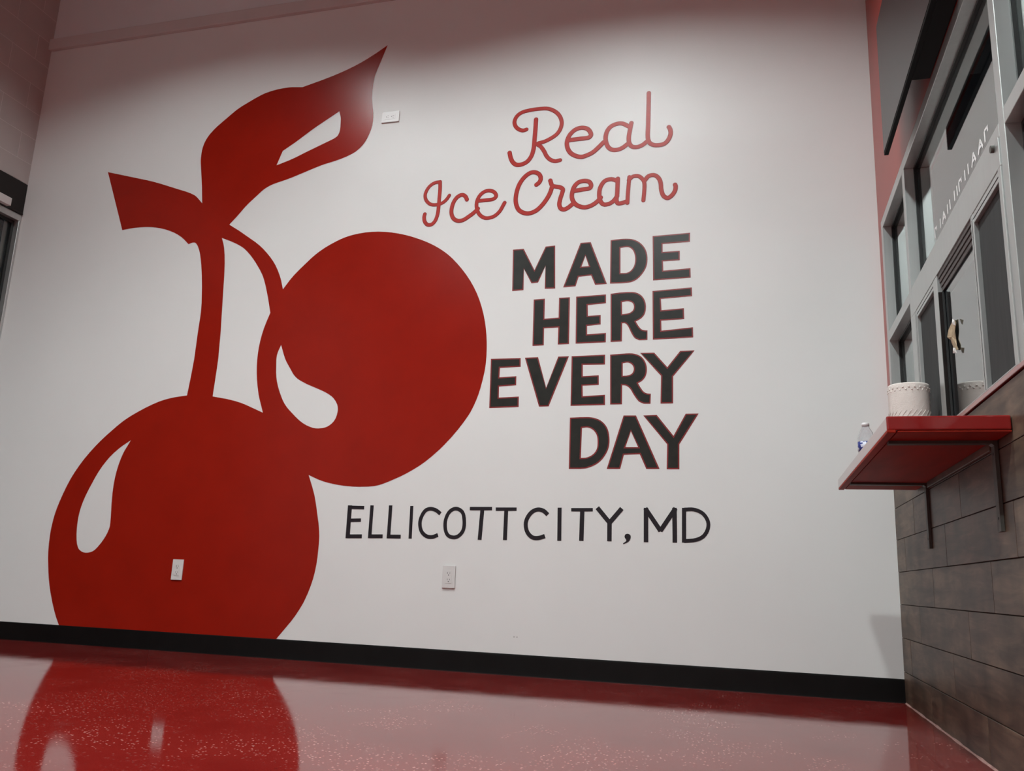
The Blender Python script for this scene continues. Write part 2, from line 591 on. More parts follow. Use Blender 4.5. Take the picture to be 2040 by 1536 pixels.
alu('sill_bar', -2.1122, -3.4748, ZB, 1.072)
def pane(y0, y1, z0, z1, parent, gx=G1, name='glass_pane'):
    """glass slab with a dark gasket bead round its room side"""
    p_ = box(name, GLASS, parent, gx, gx + 0.006, y0 - 0.001, y1 + 0.001, z0 + 0.001, z1 - 0.001)
    bm = bmesh.new()
    g = 0.011
    add_box(bm, gx - 0.012, gx - 0.0004, y0 - g, y0 - 0.0002, z0 + 0.0002, z1 - 0.0002)
    add_box(bm, gx - 0.012, gx - 0.0004, y1 + 0.0002, y1 + g, z0 + 0.0002, z1 - 0.0002)
    add_box(bm, gx - 0.012, gx - 0.0004, y1 + g, y0 - g, z1 - g, z1 - 0.0002)
    add_box(bm, gx - 0.012, gx - 0.0004, y1 + g, y0 - g, z0 + 0.0002, z0 + g)
    obj('gasket', bm, GASKET, p_)
    return p_
pane(-0.131, -0.695, 1.676, 2.203, w1)
pane(-0.131, -0.695, 1.072, 1.630, w1)
pane(-0.742, -2.062, 1.676, 2.203, w1)
pane(-2.112, -3.475, 1.690, 2.203, w1)
pane(-2.112, -3.475, 1.072, 1.645, w1)

# ---- sliding service window (window_2) below the middle transom
w2 = structure(empty('window_2', (0, -0.75, FZ0)), 'sliding serving window with dark screens at both sides')
def sv(name, y0, y1, z0, z1, x0=-0.004, x1=0.09, mat=None, parent=None):
    return box(name, mat or ALU, parent or w2, x0, x1, y0, y1, z0, z1, 0.001, 1)
sv('frame_head', -0.7435, -2.0605, 1.5565, 1.6355)
sv('frame_jamb', -0.7435, -0.806, ZB, 1.5563)
sv('frame_jamb', -2.034, -2.0605, ZB, 1.5563)
sv('frame_sill', -0.8062, -2.0338, ZB, 1.032)
MG = 0.017      # front of the sliding glass
for i in range(4):
    z_ = 1.5562 - 0.0155 * i
    sv('track_rib', -1.2325, -1.7275, z_ - 0.0150, z_, 0.0005 + 0.0035 * i, 0.0162, ALU_DARK)
def screen_panel(y0, y1, s0, s1):
    o = sv('screen_panel', y0, y1, 1.0325, 1.5555, 0.0095, 0.0115, SCREEN)
    sv('stile', y0, y0 - s0, 1.0325, 1.5555, -0.003, 0.0165, None, o)
    sv('stile', y1 + s1, y1, 1.0325, 1.5555, -0.003, 0.0165, None, o)
    sv('rail', y0 - s0, y1 + s1, 1.526, 1.5555, -0.002, 0.0160, None, o)
    sv('gasket', y0 - s0 * 0.42, y0 - s0 * 0.42 - 0.004, 1.0325, 1.540, -0.0036, -0.002, GASKET, o)
    sv('gasket', y0 - s0 * 0.42 - 0.0042, y1 + s1, 1.537, 1.541, -0.0030, -0.0008, GASKET, o)
    return o
screen_panel(-0.812, -1.230, 0.030, 0.066)
screen_panel(-1.728, -2.033, 0.030, 0.003)
box('glass_pane', GLASS_COATED, w2, MG, MG + 0.006, -1.7285, -1.2315, 1.0325, 1.5558)
sv('interlock', -1.2303, -1.2345, 1.0325, 1.494, -0.002, 0.0165, BRONZE)
sv('interlock', -1.2347, -1.2420, 1.0325, 1.494, 0.0090, 0.0165, GASKET)
bm = bmesh.new()
add_cyl(bm, (-0.0042, -2.018, 1.624), (-1, 0, 0), 0.010, 0.008, 18)
obj('lock_cylinder', bm, STEEL, w2)

# ---- left wall with pale tile, bronze header and window (window_3)
LW = XL
HY1 = -3.3
bm = bmesh.new()
add_box(bm, LW - 0.14, LW - 0.0006, YR, 0.0, 2.963, CEIL)
add_box(bm, LW - 0.14, LW, YR, HY1, 0.0, 2.962)
wall_left = structure(obj('wall_left', bm, GROUT_LIGHT), 'pale tiled wall above the left window')
left_cache = {}
zz = [2.963] + [2.925 + 0.1853 * k for k in range(1, 11)] + [CEIL]
for k in range(11):
    z0, z1 = zz[k] + 0.002, zz[k + 1] - 0.002
    ys = [0.0]
    y = -0.12 if k % 2 else -0.31
    while y > -3.6:
        ys.append(y)
        y -= 0.385
    for a, b in zip(ys, ys[1:]):
        ya, yb = a - 0.002 if a < 0 else a, b + 0.002
        key = (round(ya - yb, 3), round(z1 - z0, 3))
        if key not in left_cache:
            bm = bmesh.new()
            add_box(bm, -0.0005, 0.0006, -(ya - yb), 0.0, 0.0, z1 - z0, 0.0004, 1)
            t = obj('tile', bm, TILE_LEFT, wall_left)
            left_cache[key] = t
        else:
            t = left_cache[key].copy()
            COL.objects.link(t)
        t.location = (LW, ya, z0)
structure(box('trim_3', BRONZE, None, LW - 0.12, LW + 0.004, HY1, -0.001, 2.752, 2.961, 0.003), 'dark bronze header above the left window')
structure(box('trim_4', BRONZE, None, LW - 0.02, LW + 0.012, HY1, -0.006, 2.737, 2.751, 0.004), 'thin dark lip under the bronze header')
w3 = structure(empty('window_3', (LW, -0.02, 0)), 'dark window in a grey metal frame at the left edge')
def lf(name, y0, y1, z0, z1, x0=LW - 0.10, x1=LW, mat=None):
    return box(name, mat or ALU, w3, x0, x1, y0, y1, z0, z1, 0.0015, 1)
lf('head', -0.004, HY1, 2.692, 2.736)
lf('jamb', -0.004, -0.020, 0.0005, 2.6918)
lf('mullion', -1.60, -1.65, 0.0005, 2.6918)
lf('jamb', HY1 + 0.045, HY1, 0.0005, 2.6918)
lf('sill', -0.0202, -1.5998, 0.0005, 0.06)
lf('sill', -1.6502, HY1 + 0.0452, 0.0005, 0.06)
lf('bracket', -0.142, -0.30, 2.741, 2.795, LW + 0.0125, LW + 0.045, PLATE)
for (ya, yb) in ((-0.0204, -1.5996), (-1.6504, HY1 + 0.0454)):
    p_ = box('glass_pane', GLASS, w3, LW - 0.056, LW - 0.050, ya, yb, 0.0604, 2.6914)
    bm = bmesh.new()
    add_box(bm, LW - 0.0496, LW - 0.036, ya - 0.02, ya - 0.0002, 0.0604, 2.6914)
    add_box(bm, LW - 0.0496, LW - 0.036, yb, yb + 0.02, 0.0604, 2.6914)
    add_box(bm, LW - 0.0496, LW - 0.036, yb + 0.02, ya - 0.02, 2.6714, 2.6914)
    obj('gasket', bm, GASKET, p_)

# ---------------------------------------------------------------- dome pendant lamps (above the frame)
lamp_labels = ['dome pendant lamp nearest the serving windows and the mural wall, above the frame',
               'dome pendant lamp nearest the left window and the mural wall, above the frame',
               'dome pendant lamp near the serving windows, behind the camera',
               'dome pendant lamp near the left wall, behind the camera']
for i, (x, y, st) in enumerate(PENDANTS):
    t = empty('pendant_lamp', (x, y, LAMP_Z))
    tag(t, lamp_labels[i], 'lamp', 'dome pendant lamps')
    bm = bmesh.new()
    add_lathe(bm, [(0.02, 0.075), (0.06, 0.07), (LAMP_R + 0.03, 0.045), (0.22, -0.01), (DOME_R + 0.006, -DOME_D), (DOME_R, -DOME_D), (0.21, -0.02), (LAMP_R + 0.01, 0.008), (0.02, 0.008), (0.02, 0.075)], x, y, LAMP_Z, 40, False)
    bmesh.ops.remove_doubles(bm, verts=bm.verts, dist=1e-5)
    obj('dome_shade', bm, TV_BLACK, t, True)
    bm = bmesh.new()
    add_lathe(bm, [(0.002, 0.0), (LAMP_R, 0.0), (LAMP_R, 0.006), (0.002, 0.006)], x, y, LAMP_Z, 32, True)
    obj('lamp_disc', bm, emission_mat('lit lamp disc', LIGHT_COLOUR, st), t)
    bm = bmesh.new()
    add_cyl(bm, (x, y, LAMP_Z + 0.07), (0, 0, 1), 0.006, CEIL - LAMP_Z - 0.071, 12)
    obj('hanging_rod', bm, STEEL, t)

# ================================================================ MURAL
MURAL = [
 ('cherry', [[(-3.8886,1.4654),(-3.9679,1.4566),(-4.0062,1.4500),(-4.0434,1.4417),(-4.0799,1.4309),(-4.1258,1.4136),(-4.1710,1.3938),(-4.2161,1.3719),(-4.2613,1.3479),(-4.2834,1.3350),(-4.3051,1.3215),(-4.3232,1.3090),(-4.3582,1.2822),(-4.4271,1.2235),(-4.4611,1.1919),(-4.4949,1.1575),(-4.5287,1.1203),(-4.5603,1.0815),(-4.5896,1.0409),(-4.6164,0.9987),(-4.6288,0.9770),(-4.6399,0.9558),(-4.6598,0.9123),(-4.6774,0.8678),(-4.6933,0.8229),(-4.7069,0.7773),(-4.7124,0.7542),(-4.7167,0.7320),(-4.7202,0.7096),(-4.7248,0.6644),(-4.7260,0.6418),(-4.7263,0.6176),(-4.7246,0.5691),(-4.7202,0.5208),(-4.7141,0.4808),(-4.6963,0.4016),(-4.6858,0.3623),(-4.6737,0.3234),(-4.6591,0.2844),(-4.6344,0.2271),(-4.6089,0.1754),(-4.5902,0.1418),(-4.5445,0.0721),(-3.1495,0.0834),(-3.1316,0.1083),(-3.0573,0.1986),(-3.0365,0.2269),(-3.0158,0.2591),(-2.9970,0.2924),(-2.9887,0.3095),(-2.9724,0.3489),(-2.9587,0.3894),(-2.9483,0.4278),(-2.9412,0.4642),(-2.9363,0.5010),(-2.9330,0.5448),(-2.9319,0.6255),(-2.9334,0.6550),(-2.9369,0.6843),(-2.9447,0.7252),(-2.9699,0.8275),(-2.9816,0.8687),(-2.9884,0.8890),(-3.0051,0.9310),(-3.0325,0.9931),(-3.0230,1.1085),(-3.2301,1.3353),(-3.3647,1.3539),(-3.4845,1.4029),(-3.5179,1.4148),(-3.5552,1.4255),(-3.6120,1.4388),(-3.7121,1.4560)],[(-4.2420,1.1956),(-4.2996,1.1591),(-4.3268,1.1386),(-4.3528,1.1163),(-4.3770,1.0922),(-4.4005,1.0644),(-4.4221,1.0348),(-4.4422,1.0026),(-4.4609,0.9676),(-4.4949,0.8952),(-4.5103,0.8580),(-4.5222,0.8231),(-4.5308,0.7905),(-4.5368,0.7574),(-4.5397,0.7251),(-4.5400,0.6926),(-4.5383,0.6603),(-4.5347,0.6280),(-4.5285,0.5963),(-4.5222,0.5754),(-4.5181,0.5652),(-4.5132,0.5557),(-4.5074,0.5470),(-4.5019,0.5412),(-4.4954,0.5361),(-4.4806,0.5281),(-4.4660,0.5232),(-4.4511,0.5215),(-4.4362,0.5223),(-4.4196,0.5256),(-4.4036,0.5313),(-4.3964,0.5354),(-4.3884,0.5412),(-4.3737,0.5554),(-4.3531,0.5805),(-4.3393,0.6005),(-4.3272,0.6214),(-4.3179,0.6409),(-4.3107,0.6613),(-4.3082,0.6716),(-4.3069,0.6814),(-4.3069,0.7014),(-4.3098,0.7395),(-4.3175,0.8117),(-4.3214,0.8785),(-4.3217,0.9230),(-4.3194,0.9642),(-4.3145,1.0051),(-4.3070,1.0442),(-4.2969,1.0817),(-4.2907,1.1001),(-4.2839,1.1181),(-4.2767,1.1341),(-4.2507,1.1803)]]),
 ('cherry', [[(-3.3164,2.1045),(-3.2742,2.1632),(-3.2509,2.1910),(-3.2125,2.2301),(-3.1488,2.2899),(-3.1314,2.3049),(-3.1134,2.3191),(-3.0967,2.3310),(-3.0618,2.3531),(-3.0256,2.3726),(-2.9864,2.3908),(-2.9663,2.3990),(-2.9460,2.4063),(-2.9255,2.4127),(-2.9056,2.4178),(-2.8855,2.4220),(-2.8446,2.4280),(-2.8039,2.4315),(-2.7631,2.4322),(-2.7224,2.4305),(-2.6815,2.4262),(-2.6408,2.4195),(-2.5978,2.4101),(-2.5523,2.3978),(-2.5078,2.3831),(-2.4575,2.3635),(-2.4327,2.3527),(-2.4082,2.3412),(-2.3843,2.3288),(-2.3633,2.3170),(-2.3425,2.3043),(-2.3223,2.2909),(-2.3026,2.2767),(-2.2836,2.2619),(-2.2667,2.2473),(-2.2504,2.2319),(-2.2195,2.1993),(-2.1902,2.1652),(-2.1625,2.1295),(-2.1370,2.0923),(-2.1145,2.0547),(-2.0944,2.0158),(-2.0769,1.9755),(-2.0619,1.9338),(-2.0493,1.8914),(-2.0396,1.8508),(-2.0321,1.8096),(-2.0265,1.7688),(-2.0229,1.7285),(-2.0211,1.6880),(-2.0210,1.6481),(-2.0227,1.6082),(-2.0266,1.5706),(-2.0363,1.5174),(-2.0475,1.4683),(-2.0562,1.4370),(-2.0675,1.4048),(-2.0812,1.3714),(-2.0972,1.3393),(-2.1073,1.3222),(-2.1295,1.2893),(-2.1639,1.2434),(-2.1980,1.2030),(-2.2358,1.1622),(-2.2627,1.1354),(-2.3067,1.0964),(-2.3379,1.0715),(-2.3711,1.0483),(-2.4064,1.0266),(-2.4426,1.0065),(-2.4780,0.9890),(-2.5485,0.9590),(-2.5808,0.9470),(-2.5972,0.9418),(-2.6138,0.9377),(-2.6302,0.9347),(-2.6636,0.9314),(-2.7164,0.9298),(-2.7547,0.9306),(-2.8105,0.9346),(-2.8626,0.9417),(-2.9112,0.9513),(-2.9423,0.9592),(-2.9725,0.9689),(-3.1295,1.0322),(-3.2983,1.2354),(-3.3649,1.3553),(-3.3971,1.4385),(-3.4056,1.4639),(-3.4187,1.5150),(-3.4267,1.5536),(-3.4327,1.5922),(-3.4369,1.6309),(-3.4391,1.6697),(-3.4391,1.7086),(-3.4371,1.7476),(-3.4327,1.7866),(-3.4259,1.8257),(-3.4170,1.8643),(-3.4049,1.9036),(-3.3844,1.9618)],[(-3.2901,1.7587),(-3.3038,1.7225),(-3.3076,1.7104),(-3.3101,1.6980),(-3.3113,1.6833),(-3.3112,1.6683),(-3.3042,1.5930),(-3.2992,1.5632),(-3.2913,1.5333),(-3.2806,1.5033),(-3.2679,1.4741),(-3.2526,1.4435),(-3.2443,1.4285),(-3.2353,1.4140),(-3.2254,1.4003),(-3.2140,1.3866),(-3.2017,1.3736),(-3.1503,1.3271),(-3.1262,1.3077),(-3.1008,1.2904),(-3.0782,1.2783),(-3.0544,1.2684),(-3.0336,1.2619),(-3.0155,1.2586),(-2.9974,1.2579),(-2.9751,1.2598),(-2.9640,1.2617),(-2.9533,1.2646),(-2.9433,1.2686),(-2.9340,1.2738),(-2.9249,1.2801),(-2.9165,1.2873),(-2.9090,1.2953),(-2.9026,1.3037),(-2.8977,1.3128),(-2.8938,1.3227),(-2.8909,1.3332),(-2.8876,1.3543),(-2.8873,1.3626),(-2.8880,1.3710),(-2.8894,1.3794),(-2.8917,1.3876),(-2.8947,1.3952),(-2.8995,1.4043),(-2.9052,1.4132),(-2.9187,1.4295),(-2.9261,1.4367),(-2.9346,1.4437),(-2.9534,1.4559),(-2.9733,1.4664),(-3.0009,1.4789),(-3.0999,1.5189),(-3.1392,1.5382),(-3.1516,1.5452),(-3.1634,1.5528),(-3.1743,1.5615),(-3.1848,1.5720),(-3.1944,1.5836),(-3.2426,1.6527),(-3.2554,1.6750),(-3.2701,1.7080),(-3.2833,1.7418)]]),
 ('stem', [[(-4.7144,2.9975),(-4.4773,2.9325),(-4.3931,2.9094),(-4.3512,2.8970),(-4.2841,2.8747),(-4.1515,2.8264),(-4.0853,2.8028),(-4.0531,2.7895),(-4.0222,2.7743),(-4.0075,2.7645),(-3.9941,2.7526),(-3.9563,2.7132),(-3.7353,2.5486),(-3.7802,2.4649),(-3.7630,2.4238),(-3.7555,2.3978),(-3.7456,2.3507),(-3.7380,2.2972),(-3.7309,2.2150),(-3.7166,1.9760),(-3.7093,1.8632),(-3.7038,1.6878),(-3.7051,1.6276),(-3.7123,1.4432),(-3.7116,1.3921),(-3.8962,1.3948),(-3.8779,1.5922),(-3.8711,1.6911),(-3.8689,1.8528),(-3.8652,1.9660),(-3.8654,1.9942),(-3.8683,2.0451),(-3.8795,2.1470),(-3.8912,2.2243),(-3.9041,2.2921),(-3.9139,2.3340),(-3.9234,2.3675),(-3.9328,2.3928),(-3.9441,2.4171),(-3.9518,2.4295),(-3.9614,2.4405),(-3.9668,2.4448),(-3.9706,2.4467),(-3.9797,2.4484),(-3.9890,2.4481),(-4.0000,2.4454),(-4.0162,2.4394),(-4.0515,2.4719),(-4.0635,2.4823),(-4.0762,2.4919),(-4.1044,2.5099),(-4.1341,2.5256),(-4.1672,2.5398),(-4.2039,2.5527),(-4.2412,2.5632),(-4.2771,2.5712),(-4.3135,2.5770),(-4.3535,2.5804),(-4.3971,2.5815),(-4.4408,2.5807),(-4.4770,2.5780),(-4.5312,2.5720)]]),
 ('stem', [[(-3.7353,2.5486),(-3.6653,2.5060),(-3.5373,2.4197),(-3.5063,2.3961),(-3.4769,2.3700),(-3.4490,2.3422),(-3.4244,2.3153),(-3.4030,2.2891),(-3.3836,2.2616),(-3.3650,2.2298),(-3.3485,2.1968),(-3.3352,2.1651),(-3.3160,2.1042),(-3.2978,2.0417),(-3.3464,1.9299),(-3.3851,1.9625),(-3.4137,2.0640),(-3.4354,2.1305),(-3.4510,2.1711),(-3.4600,2.1909),(-3.4685,2.2072),(-3.4881,2.2388),(-3.5203,2.2841),(-3.5431,2.3130),(-3.5675,2.3406),(-3.5887,2.3623),(-3.6115,2.3823),(-3.6236,2.3912),(-3.6386,2.4008),(-3.6699,2.4180),(-3.7175,2.4403),(-3.7802,2.4649),(-3.8144,2.5125)]]),
 ('leaf', [[(-3.9554,2.7147),(-3.9724,2.8255),(-4.0036,2.9916),(-4.0063,3.0102),(-4.0080,3.0288),(-4.0084,3.0619),(-4.0074,3.0785),(-4.0056,3.0949),(-4.0027,3.1110),(-3.9994,3.1240),(-3.9951,3.1368),(-3.9899,3.1493),(-3.9839,3.1615),(-3.9772,3.1731),(-3.9686,3.1859),(-3.9590,3.1982),(-3.9381,3.2215),(-3.9138,3.2447),(-3.8108,3.3273),(-3.7950,3.3393),(-3.7787,3.3506),(-3.7473,3.3693),(-3.6591,3.4132),(-3.6194,3.4307),(-3.5992,3.4380),(-3.5813,3.4434),(-3.5446,3.4517),(-3.5074,3.4574),(-3.4704,3.4609),(-3.4332,3.4619),(-3.4147,3.4616),(-3.3969,3.4605),(-3.3259,3.4514),(-3.1965,3.4829),(-3.1170,3.5047),(-3.0646,3.5209),(-3.0191,3.5367),(-2.9742,3.5542),(-2.9313,3.5732),(-2.8903,3.5937),(-2.8317,3.6263),(-2.7595,3.6716),(-2.8168,3.5059),(-2.8292,3.4658),(-2.8357,3.4104),(-2.8375,3.3644),(-2.8362,3.3161),(-2.8261,3.2492),(-2.8193,3.2114),(-2.8171,3.1847),(-2.8169,3.1565),(-2.8191,3.1285),(-2.8241,3.1044),(-2.8315,3.0807),(-2.8461,3.0451),(-2.8584,3.0220),(-2.8656,3.0113),(-2.8732,3.0016),(-2.8904,2.9837),(-2.9095,2.9680),(-2.9187,2.9618),(-2.9387,2.9514),(-2.9727,2.9375),(-3.0135,2.9244),(-3.0495,2.9152),(-3.1170,2.9006),(-3.1392,2.8949),(-3.1807,2.8821),(-3.3326,2.8319),(-3.3773,2.8193),(-3.4438,2.8032),(-3.4654,2.7965),(-3.4887,2.7870),(-3.5110,2.7749),(-3.5215,2.7681),(-3.5321,2.7602),(-3.6183,2.6829),(-3.6412,2.6593),(-3.6961,2.5953),(-3.7373,2.5511),(-3.8061,2.4935),(-3.9629,2.5751)],[(-3.0505,3.2504),(-3.0396,3.2150),(-3.0362,3.1972),(-3.0339,3.1416),(-3.0346,3.1221),(-3.0379,3.1053),(-3.0434,3.0907),(-3.0474,3.0843),(-3.0524,3.0791),(-3.0641,3.0713),(-3.0771,3.0648),(-3.2596,2.9928),(-3.3216,2.9666),(-3.3640,2.9513),(-3.4507,2.9249),(-3.4173,3.0194),(-3.3361,3.0691),(-3.2351,3.1387),(-3.1911,3.1670),(-3.0636,3.2424)]]),
]
